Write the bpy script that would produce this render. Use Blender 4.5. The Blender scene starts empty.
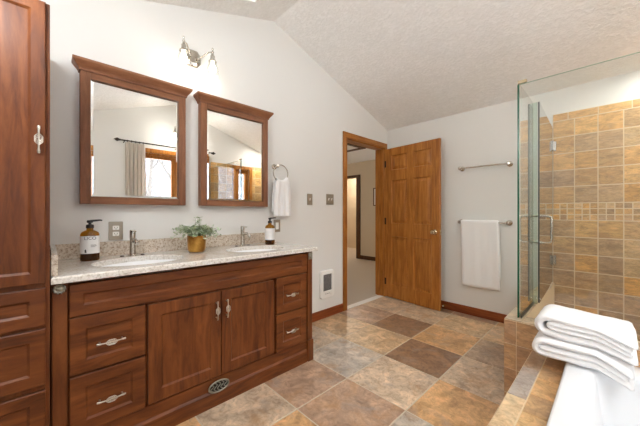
import bpy, bmesh, math, random
from mathutils import Vector, Matrix, noise

S = bpy.context.scene
COL = S.collection
PI = math.pi
random.seed(7)

# ------------------------------------------------------------------ camera
cam = bpy.data.objects.new('camera', bpy.data.cameras.new('camera'))
COL.objects.link(cam)
cam.location = (2.235, 0.0, 1.17)
cam.rotation_euler = (PI / 2, 0, math.radians(46.06))
cam.data.sensor_width = 36.0
cam.data.lens = 283.3 * 36.0 / 640.0
cam.data.shift_y = -0.5 / 640.0
cam.data.clip_start = 0.02
S.camera = cam

# ------------------------------------------------------------------ world, light, exposure
W = bpy.data.worlds.new('overcast_sky')
S.world = W
W.use_nodes = True
bgn = W.node_tree.nodes['Background']
bgn.inputs['Color'].default_value = (0.92, 0.96, 1.0, 1)
SKY = 8.0
bgn.inputs['Strength'].default_value = SKY
S.view_settings.view_transform = 'Standard'
S.view_settings.look = 'None'
S.view_settings.gamma = 1.0
S.view_settings.use_curve_mapping = False
S.view_settings.exposure = 0.50
S.cycles.max_bounces = 14
S.cycles.diffuse_bounces = 8
S.cycles.glossy_bounces = 6
S.cycles.transparent_max_bounces = 24
S.cycles.transmission_bounces = 10
S.cycles.caustics_reflective = False
S.cycles.caustics_refractive = False
S.cycles.sample_clamp_indirect = 6.0
S.cycles.use_denoising = True

SKYL = (0.216, 0.62, 0.86, 1.222)
WR = (1.05, 2.06, 1.02, 2.12)              # window over the tub: y0,y1,z0,z1
WL = (-0.48, 0.10, 0.80, 2.06)             # unseen window added for side daylight on the vanity fronts
WS = (2.66, 2.95, 1.22, 2.02)              # window in the shower
XR, YB, YF = 3.0, 3.485, -0.55             # right, back and front walls


def ceil_z(y):
    return 2.98 - 0.334 * abs(y - 1.548)


def portal(name, loc, rot, sx, sy):
    l = bpy.data.lights.new(name, 'AREA')
    l.shape = 'RECTANGLE'; l.size = sx; l.size_y = sy
    l.cycles.is_portal = True
    o = bpy.data.objects.new(name, l)
    o.location = loc; o.rotation_euler = rot
    COL.objects.link(o)
    return o


portal('daylight_window', (XR + 0.14, (WR[0] + WR[1]) / 2, (WR[2] + WR[3]) / 2), (0, PI / 2, 0), WR[3] - WR[2], WR[1] - WR[0])
portal('daylight_window', (XR + 0.14, (WL[0] + WL[1]) / 2, (WL[2] + WL[3]) / 2), (0, PI / 2, 0), WL[3] - WL[2], WL[1] - WL[0])
portal('daylight_shower', (XR + 0.14, (WS[0] + WS[1]) / 2, (WS[2] + WS[3]) / 2), (0, PI / 2, 0), WS[3] - WS[2], WS[1] - WS[0])
yc = (SKYL[2] + SKYL[3]) / 2
portal('daylight_skylight', ((SKYL[0] + SKYL[1]) / 2, yc, ceil_z(yc) + 0.30), (math.atan(0.334), 0, 0), SKYL[1] - SKYL[0], SKYL[3] - SKYL[2])


# ------------------------------------------------------------------ helpers
def srgb(r, g, b):
    def c(v):
        v /= 255.0
        return v / 12.92 if v <= 0.04045 else ((v + 0.055) / 1.055) ** 2.4
    return (c(r), c(g), c(b), 1.0)


class MB:
    """collects shapes, all in world coordinates, into one mesh"""

    def __init__(self):
        self.bm = bmesh.new()

    def box(self, x0, x1, y0, y1, z0, z1, bev=0.0, seg=2):
        r = bmesh.ops.create_cube(self.bm, size=1.0)
        vs = r['verts']
        for v in vs:
            v.co = Vector(((x0 + x1) / 2 + v.co.x * (x1 - x0), (y0 + y1) / 2 + v.co.y * (y1 - y0), (z0 + z1) / 2 + v.co.z * (z1 - z0)))
        if bev > 0:
            es = list({e for v in vs for e in v.link_edges})
            bmesh.ops.bevel(self.bm, geom=es, offset=bev, segments=seg, affect='EDGES', profile=0.5)
        return self

    def prism(self, pts, ax, a0, a1):
        """polygon pts in the plane across axis ax, extruded a0..a1. ax 0: pts=(y,z); 1: (x,z); 2: (x,y)"""
        def P(p, a):
            if ax == 0: return (a, p[0], p[1])
            if ax == 1: return (p[0], a, p[1])
            return (p[0], p[1], a)
        A = [self.bm.verts.new(P(p, a0)) for p in pts]
        B = [self.bm.verts.new(P(p, a1)) for p in pts]
        n = len(pts)
        self.bm.faces.new(A); self.bm.faces.new(B[::-1])
        for i in range(n):
            self.bm.faces.new((A[i], B[i], B[(i + 1) % n], A[(i + 1) % n]))
        return self

    def loft(self, rings, cap0=True, cap1=True, close=True):
        R = [[self.bm.verts.new(p) for p in r] for r in rings]
        for a, b in zip(R[:-1], R[1:]):
            n = len(a)
            for i in range(n if close else n - 1):
                j = (i + 1) % n
                self.bm.faces.new((a[i], a[j], b[j], b[i]))
        if cap0: self.bm.faces.new(R[0][::-1])
        if cap1: self.bm.faces.new(R[-1])
        return R

    def lathe(self, prof, c=(0, 0, 0), axis=(0, 0, 1), n=28, sx=1.0, sy=1.0, cap=True):
        """prof = [(radius, height)] turned about axis through c"""
        q = Vector((0, 0, 1)).rotation_difference(Vector(axis).normalized()).to_matrix()
        c = Vector(c)
        rings = []
        for r, h in prof:
            r = max(r, 1e-5)
            rings.append([c + q @ Vector((r * math.cos(2 * PI * k / n) * sx, r * math.sin(2 * PI * k / n) * sy, h)) for k in range(n)])
        self.loft(rings, cap, cap)
        return self

    def tube(self, pts, r, n=10, cap=True):
        pts = [Vector(p) for p in pts]
        rr = r if isinstance(r, (list, tuple)) else [r] * len(pts)
        rings = []
        up = None
        for i, p in enumerate(pts):
            t = (pts[min(i + 1, len(pts) - 1)] - pts[max(i - 1, 0)]).normalized()
            if up is None:
                up = t.orthogonal().normalized()
            else:
                up = (up - t * up.dot(t))
                up = up.normalized() if up.length > 1e-6 else t.orthogonal().normalized()
            s = t.cross(up)
            rings.append([p + (up * math.cos(2 * PI * k / n) + s * math.sin(2 * PI * k / n)) * rr[i] for k in range(n)])
        self.loft(rings, cap, cap)
        return self

    def sphere(self, c, r, sc=(1, 1, 1), n=16):
        ret = bmesh.ops.create_uvsphere(self.bm, u_segments=n, v_segments=max(6, n // 2), radius=r)
        for v in ret['verts']:
            v.co = Vector((c[0] + v.co.x * sc[0], c[1] + v.co.y * sc[1], c[2] + v.co.z * sc[2]))
        return self

    def xform(self, M):
        for v in self.bm.verts:
            v.co = M @ v.co
        return self

    def build(self, name, mat, parent=None, smooth=None, **kw):
        bm = self.bm
        bmesh.ops.recalc_face_normals(bm, faces=bm.faces[:])
        org = Vector(parent['_o']) if parent is not None else Vector((0, 0, 0))
        for v in bm.verts:
            v.co -= org
        me = bpy.data.meshes.new(name)
        bm.to_mesh(me); bm.free()
        o = bpy.data.objects.new(name, me)
        COL.objects.link(o)
        me.materials.append(mat)
        if smooth is not None:
            me.polygons.foreach_set('use_smooth', [True] * len(me.polygons))
            if smooth < 179:
                try:
                    me.set_sharp_from_angle(angle=math.radians(smooth))
                except Exception:
                    pass
        o['_o'] = tuple(org)
        if parent is not None:
            o.parent = parent
        return o


def tag(o, label, cat, group=None, kind=None):
    if label: o['label'] = label
    if cat: o['category'] = cat
    if group: o['group'] = group
    if kind: o['kind'] = kind
    return o


def thing(name, loc, label, cat, group=None, kind=None):
    o = bpy.data.objects.new(name, None)
    o.location = loc
    o.empty_display_size = 0.05
    COL.objects.link(o)
    o['_o'] = tuple(loc)
    return tag(o, label, cat, group, kind)


def struct(o, label=None, cat=None):
    o['kind'] = 'structure'
    if label: o['label'] = label
    if cat: o['category'] = cat
    return o


def frame_panel(mb, place, a0, a1, b0, b1, stile, t, rec, cham, rail=None, raised=0.0):
    """shaker front: frame round a recessed panel. place(a, b, d) -> point, d = distance out from the face behind"""
    rail = rail or stile
    bev = 0.003

    def loop(i0, j0, d):
        return [place(a, b, d) for a, b in ((a0 + i0, b0 + j0), (a1 - i0, b0 + j0), (a1 - i0, b1 - j0), (a0 + i0, b1 - j0))]
    rings = [loop(0, 0, 0), loop(0, 0, t - bev), loop(bev, bev, t), loop(stile, rail, t),
             loop(stile + cham, rail + cham, t - rec)]
    if raised:
        rings += [loop(stile + cham + 0.012, rail + cham + 0.012, t - rec), loop(stile + cham + 0.04, rail + cham + 0.04, t - rec + raised)]
    mb.loft(rings)
    return mb


# ------------------------------------------------------------------ materials
class NT:
    def __init__(self, name):
        self.m = bpy.data.materials.new(name)
        self.m.use_nodes = True
        self.t = self.m.node_tree
        self.b = self.t.nodes['Principled BSDF']
        self.out = self.t.nodes['Material Output']

    def n(self, typ, **kw):
        nd = self.t.nodes.new(typ)
        for k, v in kw.items():
            if hasattr(nd, k):
                setattr(nd, k, v)
        return nd

    def l(self, a, b):
        self.t.links.new(a, b)

    def val(self, sock, v):
        self.b.inputs[sock].default_value = v

    def coord(self, scale=(1, 1, 1), src='Object'):
        tc = self.n('ShaderNodeTexCoord')
        mp = self.n('ShaderNodeMapping')
        mp.inputs['Scale'].default_value = scale
        self.l(tc.outputs[src], mp.inputs['Vector'])
        return mp.outputs['Vector']

    def noise(self, vec, scale, detail=4, rough=0.55, dist=0.0):
        nd = self.n('ShaderNodeTexNoise')
        nd.inputs['Scale'].default_value = scale
        nd.inputs['Detail'].default_value = detail
        nd.inputs['Roughness'].default_value = rough
        nd.inputs['Distortion'].default_value = dist
        if vec is not None: self.l(vec, nd.inputs['Vector'])
        return nd

    def ramp(self, fac, stops):
        r = self.n('ShaderNodeValToRGB')
        while len(r.color_ramp.elements) < len(stops):
            r.color_ramp.elements.new(0.5)
        for e, (p, c) in zip(r.color_ramp.elements, stops):
            e.position = p; e.color = c
        self.l(fac, r.inputs['Fac'])
        return r.outputs['Color']

    def bump(self, h, strength, dist=0.01):
        b = self.n('ShaderNodeBump')
        b.inputs['Strength'].default_value = strength
        b.inputs['Distance'].default_value = dist
        self.l(h, b.inputs['Height'])
        self.l(b.outputs['Normal'], self.b.inputs['Normal'])

    def mix(self, a, b, fac, typ='MIX'):
        m = self.n('ShaderNodeMix')
        m.data_type = 'RGBA'; m.blend_type = typ
        for s, v in ((m.inputs[0], fac), (m.inputs[6], a), (m.inputs[7], b)):
            if hasattr(v, 'links'): self.l(v, s)
            else: s.default_value = v
        return m.outputs[2]


def plain(name, col, rough=0.5, metal=0.0, bump=None, spec=None):
    t = NT(name)
    t.val('Base Color', col); t.val('Roughness', rough); t.val('Metallic', metal)
    if spec is not None: t.val('Specular IOR Level', spec)
    if bump:
        nz = t.noise(t.coord(), bump[0], 3)
        t.bump(nz.outputs['Fac'], bump[1], bump[2] if len(bump) > 2 else 0.002)
    return t.m


def wood(name, dark, mid, light, stretch, rough=0.45, scale=1.0, coat=0.05, contrast=1.0):
    t = NT(name)
    v = t.coord(stretch)
    big = t.noise(v, 3.2 * scale, 5, 0.6, 0.8)
    fine = t.noise(v, 34 * scale, 6, 0.7, 0.2)
    c1 = t.ramp(big.outputs['Fac'], [(0.28, dark), (0.5, mid), (0.74, light)])
    c2 = t.ramp(fine.outputs['Fac'], [(0.3, (0.62, 0.58, 0.55, 1)), (0.65, (1.08, 1.06, 1.04, 1))])
    c = t.mix(c1, c2, 0.55 * contrast, 'MULTIPLY')
    t.l(c, t.b.inputs['Base Color'])
    t.val('Roughness', rough)
    t.val('Coat Weight', coat); t.val('Coat Roughness', 0.25); t.val('Specular IOR Level', 0.3)
    t.bump(fine.outputs['Fac'], 0.12, 0.001)
    return t.m


CH = (srgb(74, 36, 14), srgb(106, 57, 25), srgb(132, 77, 37))
M = {}
M['cherry_v'] = wood('cherry_upright_grain', *CH, (7, 7, 1.0), contrast=0.6)
M['cherry_h'] = wood('cherry_level_grain', *CH, (7, 1.0, 7), contrast=0.6)
FRM = (srgb(104, 64, 40), srgb(130, 84, 56), srgb(150, 102, 72))
M['frame_v'] = wood('walnut_upright_grain', *FRM, (8, 8, 1.0), contrast=0.7)
M['frame_h'] = wood('walnut_level_grain', *FRM, (8, 1.0, 8), contrast=0.7)
OAK = (srgb(132, 78, 28), srgb(168, 108, 46), srgb(196, 134, 66))
M['oak_v'] = wood('golden_pine_upright_grain', *OAK, (9, 9, 0.8), rough=0.34, contrast=0.5)
M['oak_h'] = wood('golden_pine_level_grain', *OAK, (0.9, 9, 9), rough=0.32, contrast=0.8)
M['oak_hy'] = wood('golden_pine_cross_grain', *OAK, (9, 0.9, 9), rough=0.32, contrast=0.8)
BASE = (srgb(104, 48, 20), srgb(138, 70, 34), srgb(160, 88, 46))
M['base_x'] = wood('stained_base_grain_x', *BASE, (0.8, 9, 9), rough=0.35)
M['base_y'] = wood('stained_base_grain_y', *BASE, (9, 0.8, 9), rough=0.35)
DKO = (srgb(62, 38, 20), srgb(84, 54, 30), srgb(104, 70, 42))
M['dark_oak'] = wood('dark_oak_trim', *DKO, (6, 6, 1))
M['bark'] = plain('grey_bark', srgb(96, 90, 86), 0.9, 0, (30, 0.6, 0.02))

def paint(name, col, bscale=220, bst=0.12, rough=0.75):
    t = NT(name)
    v = t.coord()
    nz = t.noise(v, bscale, 3)
    t.val('Base Color', col); t.val('Roughness', rough); t.val('Specular IOR Level', 0.25)
    t.bump(nz.outputs['Fac'], bst, 0.002)
    return t.m


M['wall'] = paint('warm_grey_paint', srgb(229, 229, 226))
M['hall_wall'] = paint('tan_paint', srgb(206, 192, 170))
M['white_paint'] = plain('white_paint', srgb(238, 237, 233), 0.5)

t = NT('knockdown_ceiling')
v = t.coord((1.0, 1.5, 1.5))
n1 = t.noise(v, 34, 5, 0.62, 0.6)
n2 = t.noise(v, 9, 4, 0.6, 0.3)
hh = t.mix(n1.outputs['Fac'], n2.outputs['Fac'], 0.3)
cc = t.ramp(hh, [(0.35, srgb(234, 233, 230)), (0.62, srgb(246, 245, 243))])
t.l(cc, t.b.inputs['Base Color']); t.val('Roughness', 0.9)
rr = t.ramp(hh, [(0.42, (0, 0, 0, 1)), (0.58, (1, 1, 1, 1))])
t.bump(rr, 0.45, 0.006)
M['ceiling'] = t.m


def tile_mat(name, rough, vein=1.0, grey=0.6, streak=(1, 1, 1), dark=(0.50, 0.47, 0.45, 1), light=(1.28, 1.24, 1.2, 1), scale=1.0):
    """slate-look ceramic: the tile's own colour (attribute tint), clouded and veined; attribute shift moves the clouding per tile"""
    t = NT(name)
    tc = t.n('ShaderNodeTexCoord')
    at = t.n('ShaderNodeAttribute'); at.attribute_name = 'shift'
    ad = t.n('ShaderNodeVectorMath'); ad.operation = 'MULTIPLY_ADD'
    t.l(at.outputs['Color'], ad.inputs[0]); ad.inputs[1].default_value = (31, 17, 23); t.l(tc.outputs['Object'], ad.inputs[2])
    sv = t.n('ShaderNodeVectorMath'); sv.operation = 'MULTIPLY'; sv.inputs[1].default_value = streak
    t.l(ad.outputs['Vector'], sv.inputs[0])
    vec = sv.outputs['Vector']
    ti = t.n('ShaderNodeAttribute'); ti.attribute_name = 'tint'
    a = t.noise(vec, 7.5 * scale, 8, 0.68, 0.7)
    b = t.noise(vec, 19 * scale, 8, 0.74, 1.2)
    g = t.noise(vec, 60 * scale, 4, 0.7, 0.3)
    ca = t.ramp(a.outputs['Fac'], [(0.30, dark), (0.5, (0.95, 0.93, 0.9, 1)), (0.70, light)])
    cb = t.ramp(b.outputs['Fac'], [(0.36, (0.66, 0.6, 0.56, 1)), (0.5, (1, 1, 1, 1)), (0.68, (1.25, 1.24, 1.26, 1))])
    c = t.mix(ti.outputs['Color'], ca, 0.75 * vein, 'MULTIPLY')
    c = t.mix(c, cb, 0.7 * vein, 'MULTIPLY')
    # ochre and grey-blue clouds as in slate
    o = t.noise(vec, 5.5 * scale, 6, 0.6, 0.8)
    of = t.ramp(o.outputs['Fac'], [(0.52, (0, 0, 0, 1)), (0.70, (0.55, 0.55, 0.55, 1))])
    c = t.mix(c, srgb(178, 132, 82), of)
    mv = t.n('ShaderNodeVectorMath'); mv.operation = 'ADD'; mv.inputs[1].default_value = (9.1, 4.3, 7.7)
    t.l(vec, mv.inputs[0])
    o2 = t.noise(mv.outputs['Vector'], 6.0 * scale, 6, 0.6, 0.8)
    of2 = t.ramp(o2.outputs['Fac'], [(0.55, (0, 0, 0, 1)), (0.72, (grey, grey, grey, 1))])
    c = t.mix(c, srgb(158, 152, 148), of2)
    t.l(c, t.b.inputs['Base Color'])
    t.val('Roughness', rough)
    h = t.mix(b.outputs['Fac'], g.outputs['Fac'], 0.4)
    t.bump(h, 0.25, 0.004)
    return t.m


M['floor_tile'] = tile_mat('slate_look_floor_tile', 0.36, 1.25, 0.5, (1, 1, 1), (0.58, 0.53, 0.50, 1), (1.42, 1.36, 1.30, 1))
M['wall_tile'] = tile_mat('slate_look_wall_tile', 0.32, 1.15, 0.25, (0.8, 0.8, 2.4), scale=1.4)
M['grout'] = plain('sandy_grout', srgb(226, 208, 176), 0.85)
M['grout_floor'] = plain('floor_grout', srgb(206, 194, 174), 0.85)

t = NT('speckled_granite')
v = t.coord()
a = t.noise(v, 95, 4, 0.7)
b = t.noise(v, 210, 2, 0.6)
d = t.noise(v, 9, 4, 0.6, 0.6)
c = t.ramp(a.outputs['Fac'], [(0.32, srgb(136, 114, 96)), (0.42, srgb(190, 172, 152)), (0.52, srgb(216, 204, 188)), (0.66, srgb(226, 218, 205))])
k = t.ramp(b.outputs['Fac'], [(0.30, (0.4, 0.36, 0.33, 1)), (0.38, (1, 1, 1, 1))])
c = t.mix(c, k, 0.7, 'MULTIPLY')
kk = t.ramp(d.outputs['Fac'], [(0.35, (0.86, 0.82, 0.78, 1)), (0.6, (1, 1, 1, 1))])
c = t.mix(c, kk, 0.5, 'MULTIPLY')
t.l(c, t.b.inputs['Base Color']); t.val('Roughness', 0.12); t.val('Coat Weight', 0.3); t.val('Coat Roughness', 0.05)
M['granite'] = t.m
t = NT('sheen_whitened_granite')  # same granite whitened, the window sheen painted into its colour
v = t.coord()
a = t.noise(v, 95, 4, 0.7)
b = t.noise(v, 210, 2, 0.6)
d = t.noise(v, 9, 4, 0.6, 0.6)
c = t.ramp(a.outputs['Fac'], [(0.32, srgb(182, 174, 164)), (0.42, srgb(218, 213, 205)), (0.52, srgb(231, 228, 222)), (0.66, srgb(240, 238, 234))])
k = t.ramp(b.outputs['Fac'], [(0.30, (0.4, 0.36, 0.33, 1)), (0.38, (1, 1, 1, 1))])
c = t.mix(c, k, 0.35, 'MULTIPLY')
kk = t.ramp(d.outputs['Fac'], [(0.35, (0.86, 0.82, 0.78, 1)), (0.6, (1, 1, 1, 1))])
c = t.mix(c, kk, 0.8, 'MULTIPLY')
t.l(c, t.b.inputs['Base Color']); t.val('Roughness', 0.12); t.val('Coat Weight', 0.3); t.val('Coat Roughness', 0.05)
M['granite_sheen'] = t.m

t = NT('plush_carpet')
v = t.coord()
a = t.noise(v, 260, 3)
c = t.ramp(a.outputs['Fac'], [(0.3, srgb(186, 172, 156)), (0.7, srgb(214, 203, 190))])
t.l(c, t.b.inputs['Base Color']); t.val('Roughness', 1.0)
t.bump(a.outputs['Fac'], 0.8, 0.01)
M['carpet'] = t.m

t = NT('white_terry')
v = t.coord()
a = t.noise(v, 330, 3)
bb = t.noise(v, 40, 3)
hh = t.mix(a.outputs['Fac'], bb.outputs['Fac'], 0.35)
t.val('Base Color', srgb(243, 243, 244)); t.val('Roughness', 0.95); t.val('Sheen Weight', 0.3)
t.bump(hh, 0.5, 0.004)
M['terry'] = t.m
M['terry_band'] = plain('woven_towel_band', srgb(232, 232, 234), 0.8, 0, (500, 0.2, 0.001))
M['nickel'] = plain('brushed_nickel', srgb(196, 190, 180), 0.24, 1.0)
M['chrome'] = plain('polished_chrome', srgb(225, 225, 225), 0.08, 1.0)
M['pewter'] = plain('antique_pewter', srgb(205, 200, 190), 0.3, 1.0)
M['pewter_dark'] = plain('darkened_pewter', srgb(150, 150, 140), 0.4, 0.9)
M['bronze'] = plain('oil_rubbed_bronze', srgb(52, 44, 38), 0.4, 0.8)
M['brass'] = plain('warm_brass', srgb(200, 160, 90), 0.25, 1.0)
M['satin'] = plain('satin_nickel_knob', srgb(205, 190, 160), 0.2, 1.0)
M['ceramic'] = plain('white_porcelain', srgb(245, 246, 247), 0.08)
M['acrylic'] = plain('white_acrylic', srgb(240, 242, 245), 0.12)
M['plate'] = plain('nickel_cover_plate', srgb(168, 160, 146), 0.35, 0.85)
M['plate_bar'] = plain('pale_grille_bar', srgb(160, 158, 158), 0.5)
M['ivory'] = plain('white_switch_plastic', srgb(240, 238, 232), 0.35)
M['dark'] = plain('dark_slot', srgb(24, 22, 20), 0.6)
M['heater_grey'] = plain('grey_grille', srgb(84, 82, 84), 0.5, 0.0)
M['black'] = plain('black_pump_plastic', srgb(26, 25, 25), 0.3)
M['label'] = plain('paper_label', srgb(228, 227, 226), 0.6)
M['ink'] = plain('dark_ink', srgb(52, 50, 52), 0.7)
M['amber_liquid'] = plain('dark_amber_soap', srgb(66, 44, 16), 0.15)
M['shadow_gap'] = plain('cabinet_inside', srgb(50, 26, 14), 0.7)
M['curtain'] = plain('linen_curtain', srgb(206, 200, 192), 0.95, 0, (260, 0.3, 0.002))
t = NT('linen_curtain_cloth')
tl_ = t.n('ShaderNodeBsdfTranslucent'); tl_.inputs['Color'].default_value = srgb(226, 220, 210)
mx_ = t.n('ShaderNodeMixShader'); mx_.inputs['Fac'].default_value = 0.45
t.val('Base Color', srgb(226, 220, 212)); t.val('Roughness', 0.95)
t.l(t.b.outputs[0], mx_.inputs[1]); t.l(tl_.outputs[0], mx_.inputs[2]); t.l(mx_.outputs[0], t.out.inputs['Surface'])
M['curtain'] = t.m
M['whitened'] = plain('daylight_bounce_white', srgb(240, 241, 244), 0.95, 0, (6, 0.3, 0.05))  # ground made snow white to bounce daylight up to the ceiling
M['leaf'] = plain('dusty_green_leaf', srgb(168, 186, 150), 0.6)
M['leaf2'] = plain('pale_green_leaf', srgb(212, 220, 200), 0.6)
M['stem'] = plain('green_stem', srgb(120, 130, 90), 0.7)
t = NT('bare_winter_woods')
v = t.coord((1, 1.6, 0.35))
a = t.noise(v, 1.6, 8, 0.75, 0.4)
c = t.ramp(a.outputs['Fac'], [(0.35, srgb(62, 64, 70)), (0.5, srgb(108, 112, 122)), (0.68, srgb(176, 182, 194))])
t.l(c, t.b.inputs['Base Color']); t.val('Roughness', 1.0)
M['woods'] = t.m
M['soil'] = plain('dark_soil', srgb(60, 48, 38), 0.95, 0, (90, 0.8, 0.01))
M['door_paint'] = plain('tan_door', srgb(214, 198, 172), 0.5)
M['rubber'] = plain('dark_gasket', srgb(46, 52, 48), 0.35)

t = NT('hammered_gold')
v = t.coord()
a = t.n('ShaderNodeTexVoronoi'); a.inputs['Scale'].default_value = 70
t.l(v, a.inputs['Vector'])
nz = t.noise(v, 14, 4)
c = t.ramp(nz.outputs['Fac'], [(0.35, srgb(150, 100, 40)), (0.65, srgb(205, 156, 78))])
t.l(c, t.b.inputs['Base Color']); t.val('Roughness', 0.33); t.val('Metallic', 0.9)
t.bump(a.outputs['Distance'], 0.25, 0.004)
M['gold'] = t.m


def glassy(name, tint, rough=0.0, ior=1.5, gain=1.0):
    """thin clear sheet: passes light straight, reflects by the angle"""
    t = NT(name)
    t.t.nodes.remove(t.b)
    tr = t.n('ShaderNodeBsdfTransparent'); tr.inputs['Color'].default_value = tint
    gl = t.n('ShaderNodeBsdfGlossy'); gl.inputs['Roughness'].default_value = rough
    fr = t.n('ShaderNodeFresnel'); fr.inputs['IOR'].default_value = ior
    mx = t.n('ShaderNodeMixShader')
    # reflection is taken where the ray meets the outer face of the sheet, for both of its faces together
    ge = t.n('ShaderNodeNewGeometry')
    mxm = t.n('ShaderNodeMath'); mxm.operation = 'SUBTRACT'; mxm.inputs[0].default_value = 1.0
    t.l(ge.outputs['Backfacing'], mxm.inputs[1])
    ml = t.n('ShaderNodeMath'); ml.operation = 'MULTIPLY'
    t.l(fr.outputs['Fac'], ml.inputs[0]); t.l(mxm.outputs[0], ml.inputs[1])
    m2 = t.n('ShaderNodeMath'); m2.operation = 'MULTIPLY'; m2.use_clamp = True; m2.inputs[1].default_value = gain
    t.l(ml.outputs[0], m2.inputs[0]); fac = m2.outputs[0]
    t.l(fac, mx.inputs['Fac']); t.l(tr.outputs[0], mx.inputs[1]); t.l(gl.outputs[0], mx.inputs[2])
    t.l(mx.outputs[0], t.out.inputs['Surface'])
    return t.m


M['glass'] = glassy('clear_shower_glass', (0.965, 0.985, 0.97, 1), gain=2.0)
M['glass_edge'] = plain('green_glass_edge', srgb(14, 84, 60), 0.15, 0.0)
M['glass_edge_pale'] = plain('pale_glass_edge', srgb(176, 205, 190), 0.2, 0.0)
M['seal'] = glassy('clear_vinyl_seal', (0.80, 0.87, 0.82, 1), 0.15)
M['pane'] = glassy('window_glass', (0.97, 0.98, 0.98, 1))
M['frosted'] = glassy('tinted_skylight_glass', (0.55, 0.56, 0.57, 1))
M['shade'] = glassy('clear_seeded_shade', (0.97, 0.97, 0.96, 1), 0.03, 1.5)
M['amber'] = glassy('amber_bottle_glass', (0.66, 0.42, 0.09, 1), 0.02, 1.5)
t = NT('silvered_mirror')
t.val('Base Color', (0.90, 0.90, 0.88, 1)); t.val('Metallic', 1.0); t.val('Roughness', 0.0)
M['mirror'] = t.m


def emit(name, col, s):
    t = NT(name)
    t.val('Base Color', (0, 0, 0, 1)); t.val('Emission Color', col); t.val('Emission Strength', s)
    return t.m


M['lens'] = emit('lit_lens', (1.0, 0.95, 0.86, 1), 6.0)
M['bulb'] = emit('lit_bulb', (1.0, 0.90, 0.74, 1), 9.0)


# ------------------------------------------------------------------ tiles
class Tiles:
    """individual tiles as shallow raised quads with their own tint; all of one wall or floor are one surface"""

    def __init__(self):
        self.V = []; self.F = []; self.T = []; self.Sh = []

    def tile(self, P, u0, u1, v0, v1, tint, gap=0.0025, h=0.003):
        ch = 0.0015
        i = len(self.V)
        for d, g in ((0, gap), (h - ch, gap), (h, gap + ch)):
            for a, b in ((u0 + g, v0 + g), (u1 - g, v0 + g), (u1 - g, v1 - g), (u0 + g, v1 - g)):
                self.V.append(P(a, b, d))
        fs = [(8, 9, 10, 11)]
        for k in range(4):
            j = (k + 1) % 4
            fs += [(k, j, 4 + j, 4 + k), (4 + k, 4 + j, 8 + j, 8 + k)]
        s = (random.random(), random.random(), random.random(), 1)
        for f in fs:
            self.F.append(tuple(i + q for q in f)); self.T.append(tint); self.Sh.append(s)

    def build(self, name, mat, parent=None):
        me = bpy.data.meshes.new(name)
        me.from_pydata([tuple(v) for v in self.V], [], self.F)
        me.materials.append(mat)
        for nm, dat in (('tint', self.T), ('shift', self.Sh)):
            at = me.color_attributes.new(nm, 'FLOAT_COLOR', 'CORNER')
            k = 0
            for p in me.polygons:
                for _ in p.loop_indices:
                    at.data[k].color = dat[p.index]; k += 1
        bm = bmesh.new(); bm.from_mesh(me)
        bmesh.ops.recalc_face_normals(bm, faces=bm.faces[:])
        bm.to_mesh(me); bm.free()
        o = bpy.data.objects.new(name, me)
        COL.objects.link(o)
        o['_o'] = (0, 0, 0)
        if parent: o.parent = parent
        return o


def jit(c, k=0.06):
    r = 1 + random.uniform(-k, k)
    return (c[0] * r, c[1] * r, c[2] * r, 1)


# ------------------------------------------------------------------ room shell
XH = -0.12                                     # hall side of the left wall
DO = (2.588, 3.39, 2.07)                       # doorway: y0, y1, top
yr = 1.548
# floor
m = MB(); m.box(-0.06, XR, YF, YB, -0.10, -0.003)
fl = struct(m.build('floor', M['grout_floor']), 'square slate look floor tiles in brown, tan and grey', 'floor')
TB, TT, TG, TO, TP, TL = srgb(150, 120, 96), srgb(210, 182, 146), srgb(190, 180, 168), srgb(212, 172, 126), srgb(178, 150, 128), srgb(208, 188, 164)
FT = {(1, 2): TG, (2, 3): TB, (1, 3): TT, (1, 4): TB, (2, 4): TO, (2, 2): TL, (1, 1): TP, (2, 1): TP, (3, 2): TO, (3, 3): TL, (3, 4): srgb(172, 152, 132),
      (0, 3): TT, (0, 4): TP, (0, 2): TL, (3, 5): TT, (2, 5): TT, (1, 5): TL, (3, 1): TG, (0, 5): TL, (1, 0): TL, (2, 0): TO}
tl = Tiles()
gx = [0.0] + [0.015 + 0.455 * k for k in range(1, 7)] + [XR]
gy = [YF, -0.30, 0.1575] + [0.615 + 0.4575 * k for k in range(0, 7)] + [YB]
for i in range(len(gx) - 1):
    for j in range(len(gy) - 1):
        if gx[i + 1] > 1.95 and gy[j + 1] < 2.3 and gx[i] > 1.9: continue
        c = FT.get((i, j - 3), random.choice([TB, TT, TG, TO, TP, TL]))
        tl.tile(lambda a, b, d: (a, b, -0.003 + d), gx[i], gx[i + 1], gy[j], gy[j + 1], jit(c), 0.0045)
ft = tl.build('tile_field', M['floor_tile'], fl)

# left wall with the doorway
m = MB()
m.prism([(YF - 0.12, 0), (DO[0], 0), (DO[0], DO[2]), (DO[1], DO[2]), (DO[1], 0), (YB + 0.12, 0), (YB + 0.12, ceil_z(YB + 0.12)), (yr, ceil_z(yr)), (YF - 0.12, ceil_z(YF - 0.12))], 0, XH, 0.0)
struct(m.build('wall_left', M['wall']), 'pale grey painted gable wall behind the vanity', 'wall')
m = MB(); m.box(0.0, XR + 0.12, YB, YB + 0.12, 0, ceil_z(YB))
struct(m.build('wall_back', M['wall']), 'pale grey painted wall with the towel bars', 'wall')


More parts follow.
